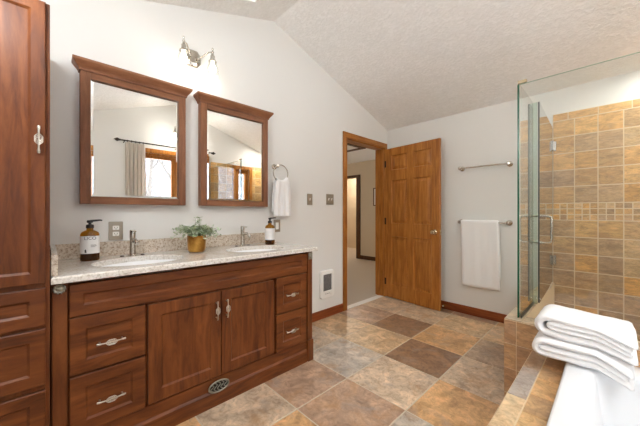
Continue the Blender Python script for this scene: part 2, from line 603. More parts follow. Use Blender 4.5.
def holed(m, ax, a0, a1, u0, u1, z0, z1f, holes):
    """wall slab across axis ax, u0..u1 wide, with rectangular holes (u0,u1,z0,z1) sorted by u; top follows z1f(u)"""
    def top(a, b):
        pts = [(b, z1f(b))]
        if a < yr < b and ax == 0: pts.append((yr, z1f(yr)))
        pts.append((a, z1f(a)))
        return pts
    cur = u0
    for h in holes:
        m.prism([(cur, z0), (h[0], z0)] + top(cur, h[0]), ax, a0, a1)
        m.prism([(h[0], z0), (h[1], z0), (h[1], h[2]), (h[0], h[2])], ax, a0, a1)
        m.prism([(h[0], h[3]), (h[1], h[3])] + top(h[0], h[1]), ax, a0, a1)
        cur = h[1]
    m.prism([(cur, z0), (u1, z0)] + top(cur, u1), ax, a0, a1)


m = MB(); holed(m, 0, XR, XR + 0.12, YF - 0.12, YB, 0, ceil_z, [WL, WR, WS])
struct(m.build('wall_right', M['wall']), 'pale grey wall over the tub, seen in the mirrors', 'wall')
m = MB(); holed(m, 1, YF - 0.12, YF, 0.0, XR, 0, lambda x: ceil_z(YF), [])
struct(m.build('wall_front', M['wall']), 'pale grey wall behind the camera', 'wall')

# ceiling: two slopes, the nearer one with the skylight opening
def slope(m, x0, x1, y0, y1):
    z0, z1 = ceil_z(y0), ceil_z(y1)
    m.prism([(y0, z0), (y1, z1), (y1, z1 + 0.14), (y0, z0 + 0.14)], 0, x0, x1)


m = MB()
slope(m, XH, XR + 0.12, yr, YB + 0.12)
slope(m, XH, SKYL[0], YF - 0.12, yr); slope(m, SKYL[1], XR + 0.12, YF - 0.12, yr)
slope(m, SKYL[0], SKYL[1], YF - 0.12, SKYL[2]); slope(m, SKYL[0], SKYL[1], SKYL[3], yr)
struct(m.build('ceiling', M['ceiling']), 'white knockdown textured vaulted ceiling', 'ceiling')
# skylight: well and pane
m = MB()
a, b, c, d = SKYL
for (x0, x1, y0, y1) in ((a, a + 0.015, c, d), (b - 0.015, b, c, d), (a + 0.015, b - 0.015, c, c + 0.015), (a + 0.015, b - 0.015, d - 0.015, d)):
    z0, z1 = ceil_z(y0), ceil_z(y1)
    m.prism([(y0, z0 - 0.003), (y1, z1 - 0.003), (y1, z1 + 0.28), (y0, z0 + 0.28)], 0, x0, x1)
sk = struct(m.build('window_3', M['white_paint']), 'skylight in the vaulted ceiling', 'skylight')
m = MB()
m.prism([(c, ceil_z(c) + 0.25), (d, ceil_z(d) + 0.25), (d, ceil_z(d) + 0.256), (c, ceil_z(c) + 0.256)], 0, a, b)
m.build('window_pane', M['frosted'], sk)


# ------------------------------------------------------------------ windows
def window(name, ax, P, u0, u1, z0, z1, n, label, mat):
    """P(u, z, d): d runs out of the room"""
    def bar(m, a0, a1, b0, b1, d0, d1):
        pts = [P(a, b, d) for d in (d0, d1) for a, b in ((a0, b0), (a1, b0), (a1, b1), (a0, b1))]
        vs = [m.bm.verts.new(p) for p in pts]
        for f in ((0, 1, 2, 3), (7, 6, 5, 4), (0, 4, 5, 1), (1, 5, 6, 2), (2, 6, 7, 3), (3, 7, 4, 0)):
            m.bm.faces.new([vs[k] for k in f])
    m = MB()
    w = 0.035
    bar(m, u0 + 0.0, u0 + w, z0, z1, 0.01, 0.12); bar(m, u1 - w, u1, z0, z1, 0.01, 0.12)
    bar(m, u0 + w, u1 - w, z0, z0 + w, 0.01, 0.12); bar(m, u0 + w, u1 - w, z1 - w, z1, 0.01, 0.12)
    o = struct(m.build(name, mat), label, 'window')
    m = MB()
    cw = 0.07
    for (a0, a1, b0, b1) in ((u0 - cw, u0, z0 - cw, z1 + cw), (u1, u1 + cw, z0 - cw, z1 + cw), (u0, u1, z1, z1 + cw), (u0, u1, z0 - cw, z0)):
        bar(m, a0, a1, b0, b1, -0.018, 0.0)
    m.build('window_casing', mat, o)
    k = (u1 - u0 - 2 * w) / n
    for i in range(n):
        s0 = u0 + w + i * k
        m = MB()
        f = 0.045
        bar(m, s0, s0 + f, z0 + w, z1 - w, 0.03, 0.08); bar(m, s0 + k - f, s0 + k, z0 + w, z1 - w, 0.03, 0.08)
        bar(m, s0 + f, s0 + k - f, z0 + w, z0 + w + f, 0.03, 0.08); bar(m, s0 + f, s0 + k - f, z1 - w - f, z1 - w, 0.03, 0.08)
        sa = m.build('window_sash', mat, o)
        m = MB(); bar(m, s0 + f, s0 + k - f, z0 + w + f, z1 - w - f, 0.052, 0.058)
        m.build('window_pane', M['pane'], sa)
    return o


window('window_1', 0, lambda u, z, d: (XR + d, u, z), *WR, 2, 'wood framed casement window over the tub', M['oak_v'])
window('added_window', 0, lambda u, z, d: (XR + d, u, z), *WL, 1, 'unseen wood framed window added near the camera for side daylight', M['oak_v'])
window('window_2', 0, lambda u, z, d: (XR + d, u, z), *WS, 1, 'narrow wood framed window in the shower tile', M['oak_v'])

# ------------------------------------------------------------------ shower tile on the back and right walls
XT = 1.83                                       # left edge of the tile
PALW = [srgb(216, 174, 116), srgb(206, 168, 118), srgb(220, 180, 120), srgb(200, 166, 120), srgb(190, 160, 122), srgb(208, 178, 134), srgb(220, 172, 104), srgb(186, 156, 122)]


def shower_wall(name, P, u0, u1, uoff, holes, label):
    base = MB()
    pts = lambda a0, a1, b0, b1: [P(a0, b0, 0), P(a1, b0, 0), P(a1, b1, 0), P(a0, b1, 0)]
    t_ = Tiles()

    def blocked(a0, a1, b0, b1):
        return any(a1 > h[0] + 0.01 and a0 < h[1] - 0.01 and b1 > h[2] + 0.01 and b0 < h[3] - 0.01 for h in holes)

    def clip_tile(a0, a1, b0, b1, tint):
        a0, a1 = max(a0, u0), min(a1, u1)
        if a1 - a0 < 0.012: return
        for h in holes:
            if b1 > h[2] + 0.01 and b0 < h[3] - 0.01 and a1 > h[0] and a0 < h[1]:
                if a0 < h[0] - 0.012: clip_tile(a0, h[0], b0, b1, tint)
                if a1 > h[1] + 0.012: clip_tile(h[1], a1, b0, b1, tint)
                return
        t_.tile(P, a0, a1, b0, b1, tint, 0.0032, 0.002)
    pit = 0.1535
    k0 = math.floor((u0 - uoff) / pit)
    n = int((u1 - u0) / pit) + 3
    rows = [1.256 + 0.155 * k for k in range(0, 5)] + [1.10 - 0.155 * k for k in range(1, 8)]
    for r in rows:
        for k in range(n):
            a = uoff + (k0 + k) * pit
            lo = max(r, 0.0)
            clip_tile(a, a + pit, lo, r + 0.155, jit(random.choice(PALW if r > 0.9 else PALW[3:]), 0.1))
    for q in range(3):
        for k in range(n * 3):
            a = uoff + k0 * pit + k * pit / 3
            clip_tile(a, a + pit / 3, 1.10 + q * 0.052, 1.10 + (q + 1) * 0.052, jit(random.choice(PALW), 0.22))
    w = 0.2
    for k in range(int((u1 - u0) / w) + 3):
        a = u0 - 0.09 + k * w
        clip_tile(a, a + w, 2.031, 2.10, jit(random.choice(PALW[:3]), 0.08))
    # bedding behind the tiles
    cuts = [(u0, u1, 0.0, 2.10)]
    for h in holes:
        new = []
        for (a0, a1, b0, b1) in cuts:
            if h[0] <= a0 or h[1] >= a1: new.append((a0, a1, b0, b1)); continue
            new += [(a0, h[0], b0, b1), (h[1], a1, b0, b1), (h[0], h[1], b0, h[2]), (h[0], h[1], min(h[3], b1), b1)]
        cuts = new
    for (a0, a1, b0, b1) in cuts:
        if b1 - b0 < 0.003: continue
        q = [P(a, b, d) for d in (-0.0095, 0.001) for a, b in ((a0, b0), (a1, b0), (a1, b1), (a0, b1))]
        vs = [base.bm.verts.new(p) for p in q]
        for f in ((3, 2, 1, 0), (4, 5, 6, 7), (0, 1, 5, 4), (1, 2, 6, 5), (2, 3, 7, 6), (3, 0, 4, 7)):
            base.bm.faces.new([vs[i] for i in f])
    o = struct(base.build(name, M['grout']), label, 'tiled wall')
    t_.build('tile_field', M['wall_tile'], o)
    return o


shower_wall('wall_shower_back', lambda a, b, d: (a, YB - 0.010 - d, b), XT, XR - 0.016, 1.831, [], 'tan slate tiled shower wall with a band of small mosaic')
shower_wall('wall_shower_right', lambda a, b, d: (XR - 0.010 - d, a, b), 2.16, YB - 0.016, 2.16, [(WS[0] - 0.072, WS[1] + 0.072, WS[2] - 0.072, WS[3] + 0.080)], 'tan slate tiled shower wall round the narrow window')

# ------------------------------------------------------------------ tub deck and shower curb
ZD, ZC, YC = 0.347, 0.505, 2.08                 # deck height, curb height, curb's near face
XD = 1.894                                       # left edge of the deck
m = MB()
m.box(XD, 2.08, YF, YC, 0.0, ZD - 0.004)
dk = struct(m.build('floor_tub_deck', M['grout']), 'low slate tiled deck beside the white tub', 'tub deck')
t_ = Tiles()
P = lambda a, b, d: (a, b, ZD - 0.004 + d)
cols = {0: srgb(196, 168, 136), 1: srgb(176, 160, 148), 2: srgb(204, 170, 126), 3: srgb(198, 158, 108)}
ys = [YC, 1.838, 1.518, 1.20, 0.88, 0.56, 0.24, -0.08, -0.40, YF]
tt = [srgb(200, 178, 156), srgb(172, 162, 154), srgb(216, 190, 152), srgb(208, 172, 128)]
for k in range(len(ys) - 1):
    t_.tile(P, XD, 1.968, ys[k + 1], ys[k], jit(tt[k] if k < 4 else random.choice(tt), 0.03), 0.0025, 0.004)
ys = [YC, 1.925, 1.765, 1.585, 1.422, 1.26]
while ys[-1] > YF + 0.16: ys.append(ys[-1] - 0.163)
tt = [srgb(192, 154, 116), srgb(206, 168, 124), srgb(214, 174, 124), srgb(196, 160, 118), srgb(210, 174, 126)]
for k in range(len(ys) - 1):
    t_.tile(P, 1.968, 2.08, ys[k + 1], ys[k], jit(tt[k % 5], 0.04), 0.0025, 0.004)
t_.build('tile_field', M['wall_tile'], dk)
m = MB()
XC = 1.752
m.box(XC + 0.004, 1.843, YC + 0.004, YB - 0.016, 0.0, ZC - 0.006)
m.box(1.843, XR - 0.016, YC + 0.004, YC + 0.13, 0.0, ZC - 0.006)
cb = struct(m.build('wall_shower_curb', M['grout']), 'knee high slate tiled curb under the shower glass', 'shower curb')
t_ = Tiles()
Pf = lambda a, b, d: (a, YC + 0.004 - d, b)
for r0, r1 in ((ZC - 0.155, ZC - 0.008), (ZC - 0.31, ZC - 0.155), (0.04, ZC - 0.31), (0.0, 0.04)):
    a = XC + 0.004; xs = [XC, 1.817]
    while xs[-1] < XR - 0.05: xs.append(xs[-1] + 0.1535)
    for a0, a1 in zip(xs[:-1], xs[1:]):
        if a0 > 1.95 and r1 < 0.35: continue
        t_.tile(Pf, a0, min(a1, XR - 0.016), r0, r1, jit(random.choice([srgb(186, 152, 120), srgb(194, 160, 122), srgb(206, 162, 112)]), 0.08), 0.002, 0.004)
Pl = lambda a, b, d: (XC + 0.004 - d, a, b)
for r0, r1 in ((ZC - 0.155, ZC - 0.008), (ZC - 0.31, ZC - 0.155), (0.04, ZC - 0.31)):
    y = YC
    while y < YB - 0.03:
        t_.tile(Pl, y, min(y + 0.1535, YB - 0.02), r0, r1, jit(random.choice(PALW), 0.08), 0.002, 0.004); y += 0.1535
Pt = lambda a, b, d: (a, b, ZC - 0.006 + d)
y = YC
while y < YB - 0.03:
    t_.tile(Pt, XC, 1.845, y, min(y + 0.305, YB - 0.02), jit(srgb(200, 182, 156), 0.04), 0.002, 0.005); y += 0.305
x = 1.845
while x < XR - 0.05:
    t_.tile(Pt, x, min(x + 0.305, XR - 0.016), YC, YC + 0.132, jit(srgb(200, 182, 156), 0.04), 0.002, 0.005); x += 0.305
t_.build('tile_field', M['wall_tile'], cb)

# ------------------------------------------------------------------ hall beyond the door
ZH = 2.44
m = MB(); m.box(-4.4, -0.06, 1.0, 9.2, -0.10, 0.004)
struct(m.build('floor_hall', M['carpet']), 'beige carpet beyond the open door', 'carpet')
m = MB(); m.box(-4.4, XH, 1.0, 9.2, ZH, ZH + 0.08); m.box(XH, 0.3, YB + 0.12, 9.2, ZH, ZH + 0.08)
struct(m.build('ceiling_hall', M['white_paint']), 'flat hall ceiling', 'ceiling')
m = MB()
YH = 5.68
m.box(-4.4, -3.055, YH, YH + 0.12, 0.004, ZH); m.box(-3.055, -2.255, YH, YH + 0.12, 2.06, ZH); m.box(-2.255, 0.3, YH, YH + 0.12, 0.004, ZH)
struct(m.build('wall_hall', M['hall_wall']), 'tan wall at the end of the hall', 'wall')
m = MB(); m.box(-4.52, -4.4, 1.0, 9.2, -0.1, ZH); struct(m.build('wall_hall_left', M['hall_wall']), 'tan hall wall out of view', 'wall')
m = MB(); m.box(-4.4, XH - 0.001, 0.88, 1.0, -0.1, ZH); struct(m.build('wall_hall_front', M['hall_wall']), 'tan hall wall out of view', 'wall')
m = MB(); m.box(0.18, 0.30, YB + 0.12, YH, 0.0, ZH); struct(m.build('wall_hall_right', M['hall_wall']), 'tan hall wall out of view', 'wall')
m = MB(); m.box(-4.4, 0.3, 7.2, 7.32, 0.004, ZH); m.box(0.18, 0.30, YH + 0.12, 7.2, 0.0, ZH)
struct(m.build('wall_far_room', M['hall_wall']), 'tan wall of the far room', 'wall')
m = MB()
m.box(-2.315, -2.255 + 0.065, YH - 0.018, YH - 0.0005, 0.004, 2.06); m.box(-3.12, -3.055, YH - 0.018, YH - 0.0005, 0.004, 2.06)
m.box(-3.12, -2.255 + 0.065, YH - 0.018, YH - 0.0005, 2.06, 2.125)
m.box(-2.273, -2.255, YH, YH + 0.12, 0.004, 2.06)
struct(m.build('trim_2', M['dark_oak']), 'dark oak casing round the far doorway', 'door casing')
m = MB(); m.box(-2.188, 0.18, YH - 0.014, YH - 0.0005, 0.004, 0.10)
struct(m.build('baseboard_hall', M['dark_oak']), 'dark oak baseboard in the hall', 'baseboard')
# attic hatch in the hall ceiling
m = MB()
hx0, hx1, hy0, hy1 = -2.0, -1.13, 3.85, 4.49
w = 0.07
m.box(hx0, hx1, hy0, hy0 + w, ZH - 0.02, ZH - 0.0005); m.box(hx0, hx1, hy1 - w, hy1, ZH - 0.02, ZH - 0.0005)
m.box(hx0, hx0 + w, hy0 + w, hy1 - w, ZH - 0.02, ZH - 0.0005); m.box(hx1 - w, hx1, hy0 + w, hy1 - w, ZH - 0.02, ZH - 0.0005)
struct(m.build('trim_3', M['dark_oak']), 'dark oak frame of a ceiling hatch in the hall', 'hatch frame')
# framed picture at the edge of the doorway view
hp = thing('picture_frame', (-1.75, YH - 0.001, 1.43), 'small dark framed picture on the tan hall wall', 'picture frame')
m = MB()
for (x0, x1, z0, z1) in ((-1.79, -1.77, 1.33, 1.76), (-1.60, -1.58, 1.33, 1.76), (-1.77, -1.60, 1.33, 1.35), (-1.77, -1.60, 1.74, 1.76)):
    m.box(x0, x1, YH - 0.022, YH - 0.001, z0, z1)
m.build('frame', M['dark_oak'], hp)
m = MB(); m.box(-1.77, -1.60, YH - 0.012, YH - 0.004, 1.35, 1.74); m.build('print', M['label'], hp)


# unseen ceiling lamps added to light the hall and far room
def add_fill_lamp(x, y, w, label):
    t0 = thing('fill_ceiling_light', (x, y, ZH), label, 'ceiling light')
    MB().lathe([(0.0, 0), (0.15, 0), (0.155, -0.02), (0.15, -0.025)], (x, y, ZH - 0.001)).build('base', M['nickel'], t0, 40)
    MB().lathe([(0.145, -0.03), (0.135, -0.07), (0.09, -0.10), (0.0, -0.115)], (x, y, ZH), n=32).build('glass_bowl', M['shade'], t0, 60)
    l = bpy.data.lights.new('hall_fill_lamp', 'POINT'); l.energy = w; l.color = (1, 0.88, 0.74); l.shadow_soft_size = 0.08
    o = bpy.data.objects.new('hall_fill_lamp', l); o.location = (x, y, ZH - 0.15); COL.objects.link(o)


add_fill_lamp(-3.2, 3.0, 26, 'unseen round ceiling lamp added to light the hall')
add_fill_lamp(-3.3, 6.5, 30, 'unseen round ceiling lamp added to light the far room')

# ------------------------------------------------------------------ door casing, door leaf, baseboards
m = MB()
m.box(0.0005, 0.018, DO[0] - 0.063, DO[0] + 0.004, 0.0, DO[2] + 0.065, 0.004)
m.box(0.0005, 0.018, DO[1] - 0.004, DO[1] + 0.064, 0.0, DO[2] + 0.065, 0.004)
m.box(XH - 0.018, XH - 0.0005, DO[0] - 0.063, DO[0], 0.005, DO[2] + 0.065)
m.box(XH - 0.018, XH - 0.0005, DO[1], DO[1] + 0.064, 0.005, DO[2] + 0.065)
m.box(XH, 0.0, DO[0], DO[0] + 0.016, 0.005, DO[2]); m.box(XH, 0.0, DO[1] - 0.016, DO[1], 0.005, DO[2])
m.box(XH + 0.03, XH + 0.066, DO[0] + 0.016, DO[0] + 0.028, 0.005, DO[2] - 0.016); m.box(XH + 0.03, XH + 0.066, DO[1] - 0.028, DO[1] - 0.016, 0.005, DO[2] - 0.016)
tr = struct(m.build('trim_1', M['oak_v']), 'golden pine casing round the open doorway', 'door casing')
m = MB()
m.box(0.0005, 0.019, DO[0] - 0.063, DO[1] + 0.064, DO[2] - 0.002, DO[2] + 0.065, 0.004)
m.box(XH - 0.018, XH - 0.0005, DO[0] - 0.063, DO[1] + 0.064, DO[2], DO[2] + 0.065)
m.box(XH, 0.0, DO[0], DO[1], DO[2] - 0.016, DO[2])
m.build('head_casing', M['oak_hy'], tr)
m = MB(); m.box(-0.075, 0.004, DO[0] + 0.016, DO[1] - 0.016, -0.004, 0.007, 0.003)
struct(m.build('trim_4', M['white_paint']), 'pale threshold strip between tile and carpet', 'threshold')

# the leaf is built along +s from the hinge, then turned
LW, LT = 0.795, 0.035
ds = [0.0, 0.105, 0.352, 0.443, 0.690, LW]
dz = [0.012, 0.185, 0.85, 1.02, 1.61, 1.745, 1.95, 2.045]
m = MB()


def leaf_face(m, y, sgn):
    bm = m.bm
    for i in range(5):
        for j in range(7):
            s0, s1, z0, z1 = ds[i], ds[i + 1], dz[j], dz[j + 1]
            if i in (1, 3) and j in (1, 3, 5):
                def L(k, d): return [bm.verts.new(p) for p in ((s0 + k, y + sgn * d, z0 + k), (s1 - k, y + sgn * d, z0 + k), (s1 - k, y + sgn * d, z1 - k), (s0 + k, y + sgn * d, z1 - k))]
                rs = [L(0, 0), L(0.011, -0.0155), L(0.018, -0.0155), L(0.052, -0.005)]
                for a, b in zip(rs[:-1], rs[1:]):
                    for q in range(4):
                        bm.faces.new((a[q], a[(q + 1) % 4], b[(q + 1) % 4], b[q]))
                bm.faces.new(rs[-1])
            else:
                bm.faces.new([bm.verts.new(p) for p in ((s0, y, z0), (s1, y, z0), (s1, y, z1), (s0, y, z1))])


leaf_face(m, 0.0, 1); leaf_face(m, -LT, -1)
for (p) in (((0, 0, dz[0]), (LW, 0, dz[0]), (LW, -LT, dz[0]), (0, -LT, dz[0])), ((0, 0, dz[-1]), (LW, 0, dz[-1]), (LW, -LT, dz[-1]), (0, -LT, dz[-1])),
            ((0, 0, dz[0]), (0, -LT, dz[0]), (0, -LT, dz[-1]), (0, 0, dz[-1])), ((LW, 0, dz[0]), (LW, -LT, dz[0]), (LW, -LT, dz[-1]), (LW, 0, dz[-1]))):
    m.bm.faces.new([m.bm.verts.new(q) for q in p])
bmesh.ops.remove_doubles(m.bm, verts=m.bm.verts[:], dist=1e-5)
HG = Vector((0.026, 3.424, 0))
ML = Matrix.Translation(HG) @ Matrix.Rotation(-0.0905, 4, 'Z')
dr = thing('door_1', HG, 'open six panel golden pine door with a round knob', 'door', kind='structure')
m.xform(ML); m.build('door_leaf', M['oak_v'], dr)
for sgn in (-1, 1):
    y0 = 0.0 if sgn > 0 else -LT
    m = MB()
    m.lathe([(0.032, 0.0), (0.032, 0.004), (0.026, 0.009), (0.012, 0.012), (0.011, 0.026), (0.020, 0.032), (0.028, 0.040), (0.029, 0.050), (0.024, 0.060), (0.010, 0.066), (0.0, 0.067)],
            (LW - 0.062, y0, 0.935), (0, sgn, 0))
    m.xform(ML); m.build('door_knob', M['satin'], dr, 40)
m = MB(); m.box(LW - 0.0005, LW + 0.002, -0.030, -0.006, 0.905, 0.965); m.box(LW, LW + 0.012, -0.024, -0.012, 0.925, 0.942)
m.xform(ML); m.build('latch_plate', M['satin'], dr)
for z in (0.22, 1.05, 1.84):
    m = MB(); m.lathe([(0.006, -0.045), (0.006, 0.045)], (-0.010, -LT + 0.002, z), n=12); m.box(-0.010, 0.02, -LT - 0.0015, -LT, z - 0.045, z + 0.045)
    m.xform(ML); m.build('hinge', M['bronze'], dr)

m = MB(); m.box(0.0005, 0.014, 1.56, DO[0] - 0.0635, 0.0, 0.095, 0.004)
struct(m.build('baseboard_left', M['base_y']), 'reddish brown wood baseboard under the wall heater', 'baseboard')
m = MB(); m.box(0.02, XC - 0.001, YB - 0.015, YB - 0.0005, 0.0, 0.095, 0.004)
struct(m.build('baseboard_back', M['base_x']), 'reddish brown wood baseboard along the back wall', 'baseboard')
st = thing('door_stop', (0.805, YB - 0.0155, 0.05), 'small spring door stop on the baseboard behind the open door', 'door stop')
MB().lathe([(0.010, 0), (0.010, 0.006), (0.005, 0.008), (0.005, 0.045)], (0.812, YB - 0.0155, 0.05), (0, -1, 0), 12).build('rod', M['brass'], st, 40)
MB().lathe([(0.008, 0.045), (0.009, 0.050), (0.008, 0.060), (0.0, 0.062)], (0.812, YB - 0.0155, 0.05), (0, -1, 0), 12).build('rubber_tip', M['ivory'], st, 40)

# ------------------------------------------------------------------ vanity
XF = 0.555                                      # face frame plane; fronts stand 20 mm proud
VY0, VY1 = 0.012, 1.528
ZT = 0.865
va = thing('vanity_cabinet', (0.28, (VY0 + VY1) / 2, 0), 'long cherry wood double vanity cabinet under the granite top', 'cabinet')
m = MB()
m.box(0.002, XF - 0.02, VY0, VY0 + 0.018, 0.0, ZT); m.box(0.002, XF - 0.02, VY1 - 0.03, VY1 - 0.012, 0.0, ZT)
m.box(0.002, 0.012, VY0 + 0.018, VY1 - 0.03, 0.0, ZT); m.box(0.012, XF - 0.02, VY0 + 0.018, VY1 - 0.03, 0.09, 0.108)
m.build('body', M['cherry_v'], va)
m = MB()
m.box(XF - 0.02, XF, VY0, 0.070, 0.0, ZT - 0.001, 0.002)                      # stiles
m.box(XF - 0.02, XF, 0.364, 0.374, 0.13, 0.70); m.box(XF - 0.02, XF, 1.150, 1.174, 0.13, 0.70)
m.box(XF - 0.02, XF, 0.07, 1.462, ZT - 0.012, ZT - 0.001); m.box(XF - 0.02, XF, 0.07, 1.462, 0.680, 0.712)
m.box(XF - 0.02, XF, 0.07, 1.462, 0.10, 0.18); m.box(XF - 0.02, XF, 0.07, 0.37, 0.425, 0.448); m.box(XF - 0.02, XF, 1.17, 1.462, 0.425, 0.448)
m.build('face_frame', M['cherry_v'], va)
m = MB()
m.box(XF - 0.03, XF + 0.012, VY0, 1.468, 0.0, 0.085, 0.0); m.box(XF - 0.03, XF + 0.004, VY0, 1.468, 0.085, 0.165)
m.prism([(XF + 0.012, 0.085), (XF + 0.004, 0.098), (XF + 0.004, 0.085)], 1, VY0, 1.468)
m.build('plinth', M['cherry_h'], va)
m = MB()
m.box(XF - 0.06, XF + 0.022, 1.470, VY1, 0.0, 0.165, 0.006); m.box(XF - 0.05, XF + 0.012, 1.474, VY1 - 0.004, 0.165, ZT - 0.001, 0.006)
po = m.build('corner_post', M['cherry_v'], va)
m = MB(); m.box(XF + 0.010, XF + 0.020, 1.480, 1.518, 0.80, 0.855, 0.004); m.sphere((XF + 0.020, 1.499, 0.828), 0.014, (0.5, 1, 1.3))
m.build('rosette', M['pewter_dark'], po, 40)
m = MB(); m.box(XF, XF + 0.010, VY0 + 0.004, 0.066, 0.0, ZT - 0.002, 0.003)
fi = m.build('filler_strip', M['cherry_v'], va)
m = MB(); m.lathe([(0.0225, 0), (0.0225, 0.004), (0.018, 0.008), (0.012, 0.006), (0.008, 0.010), (0.0, 0.011)], (XF + 0.010, 0.039, 0.838), (1, 0, 0), sx=0.9)
for k in range(10):
    a = 2 * PI * k / 10
    m.sphere((XF + 0.017, 0.039 + 0.0185 * math.cos(a), 0.838 + 0.0195 * math.sin(a)), 0.0036, n=8)
m.build('rosette', M['pewter_dark'], fi, 40)


def pull_mesh(c, axis):
    """braided antique pull: two posts, a tapering bar with a filigree leaf in the middle. axis: direction of the bar"""
    m = MB()
    c = Vector(c); ax = Vector(axis); out = Vector((1, 0, 0)); sd = out.cross(ax)
    L = 0.052
    for s in (-1, 1):
        m.tube([c + ax * (s * L * 0.84), c + ax * (s * L * 0.84) + out * 0.022], 0.004, 8)
    pts = [c + ax * (L * k) + out * (0.022 + 0.006 * (1 - k * k)) for k in [i / 8 - 1 for i in range(17)]]
    m.tube(pts, [0.0032 + 0.0022 * math.exp(-((abs(i / 8 - 1) - 0.9) ** 2) / 0.02) for i in range(17)], 8)
    for s in (-1, 1):
        for k in (-1, 0, 1):
            q = [c + ax * (k * 0.007 + 0.016 * j) + sd * (s * 0.012 * math.cos(j * PI / 2)) + out * 0.029 for j in [i / 4 - 1 for i in range(9)]]
            m.tube(q, 0.0018, 6)
    for s in (-1, 1):
        m.sphere(c + ax * (s * L) + out * 0.022, 0.005, n=8)
    return m


def front(name, parent, y0, y1, z0, z1, mat, stile, pulls=(), axis=(0, 1, 0), xf=XF, rec=0.008):
    m = MB()
    frame_panel(m, lambda a, b, d: (xf + d, a, b), y0, y1, z0, z1, stile, 0.020, rec, 0.009)
    o = m.build(name, mat, parent)
    for (y, z) in pulls:
        pull_mesh((xf + 0.0195, y, z), axis).build('pull', M['pewter'], o, 50)
    return o


front('false_front', va, 0.071, 1.460, 0.706, 0.850, M['cherry_h'], 0.045)
front('drawer', va, 0.071, 0.363, 0.446, 0.700, M['cherry_h'], 0.055, [(0.219, 0.564)])
front('drawer', va, 0.071, 0.363, 0.172, 0.436, M['cherry_h'], 0.055, [(0.219, 0.297)])
front('door', va, 0.375, 0.763, 0.180, 0.692, M['cherry_v'], 0.060, [(0.733, 0.584)], (0, 0, 1))
front('door', va, 0.768, 1.149, 0.180, 0.692, M['cherry_v'], 0.060, [(0.797, 0.584)], (0, 0, 1))
front('drawer', va, 1.175, 1.457, 0.446, 0.700, M['cherry_h'], 0.055, [(1.303, 0.566)])
front('drawer', va, 1.175, 1.457, 0.172, 0.436, M['cherry_h'], 0.055, [(1.303, 0.300)])
# small oval toe-kick vent with scrolled bars
m = MB()
cy, cz, xv = 0.752, 0.118, XF + 0.0125
ring = [(xv + 0.004, cy + 0.062 * math.cos(2 * PI * k / 28), cz + 0.032 * math.sin(2 * PI * k / 28)) for k in range(29)]
m.tube(ring, 0.005, 8, False)
vr = m.build('toe_vent', M['pewter_dark'], va, 50)
m = MB(); m.lathe([(1, 0), (1, 0.002)], (0, 0, 0), (1, 0, 0)); m.xform(Matrix.Translation((xv - 0.0005, cy, cz)) @ Matrix.Diagonal((1, 0.06, 0.031, 1)))
m.build('vent_opening', M['dark'], vr)
m = MB()
for k in range(-2, 3):
    q = [(xv + 0.004, cy + k * 0.021 + 0.010 * math.sin(j * PI * 1.2), cz + 0.027 * j * math.sqrt(max(0, 1 - (k * 0.021 / 0.064) ** 2))) for j in [i / 5 - 1 for i in range(11)]]
    m.tube(q, 0.0028, 6)
m.build('scroll_bars', M['pewter_dark'], vr, 50)

# countertop: slab with two oval cut-outs, backsplash and side splash
CX1, CY0, CY1 = 0.602, 0.012, 1.548
ZS0, ZS1 = 0.866, 0.896
SINK = [(0.338, 0.392), (0.338, 1.150)]
SA, SB = 0.170, 0.225                           # half sizes across x and y
ct = thing('countertop', (0.3, 0.78, ZS0), 'pale speckled granite countertop with backsplash on the vanity', 'countertop')
m = MB()
e = 0.006
N = 48


def rect_pt(cx, cy, x0, x1, y0, y1, ang):
    dx, dy = math.cos(ang), math.sin(ang)
    tx = ((x1 if dx > 0 else x0) - cx) / dx if abs(dx) > 1e-9 else 1e9
    ty = ((y1 if dy > 0 else y0) - cy) / dy if abs(dy) > 1e-9 else 1e9
    t_ = min(tx, ty)
    return (cx + dx * t_, cy + dy * t_)


ymid = 0.778
for (sx, sy), (y0, y1) in zip(SINK, ((CY0, ymid), (ymid, CY1))):
    x0, x1 = 0.002, CX1
    angs = [2 * PI * k / N for k in range(N)] + [math.atan2(b - sy, a - sx) % (2 * PI) for a in (x0, x1) for b in (y0, y1)]
    angs = sorted(angs)

    def ell(k, z): return [(sx + (SA + k) * math.cos(a), sy + (SB + k) * math.sin(a), z) for a in angs]

    def rec(k, z):
        ya = y0 + (k if y0 == CY0 else 0); yb = y1 - (k if y1 == CY1 else 0)
        out = []
        for a in angs:
            px, py = rect_pt(sx, sy, x0, x1, y0, y1, a)
            out.append((min(px, x1 - k), min(max(py, ya), yb), z))
        return out
    m.loft([ell(0, ZS0), ell(0, ZS1 - 0.004), ell(0.004, ZS1), rec(e, ZS1), rec(0, ZS1 - e), rec(0, ZS0 + 0.002), rec(0.002, ZS0), ell(0, ZS0)], False, False)
m.build('slab', M['granite_sheen'], ct)
m = MB(); m.box(0.002, 0.022, CY0, 1.545, ZS1 + 0.0002, 0.986, 0.002); m.build('backsplash', M['granite'], ct)
m = MB(); m.box(0.022, 0.560, CY0, 0.034, ZS1 + 0.0002, 0.986, 0.002); m.build('side_splash', M['granite'], ct)

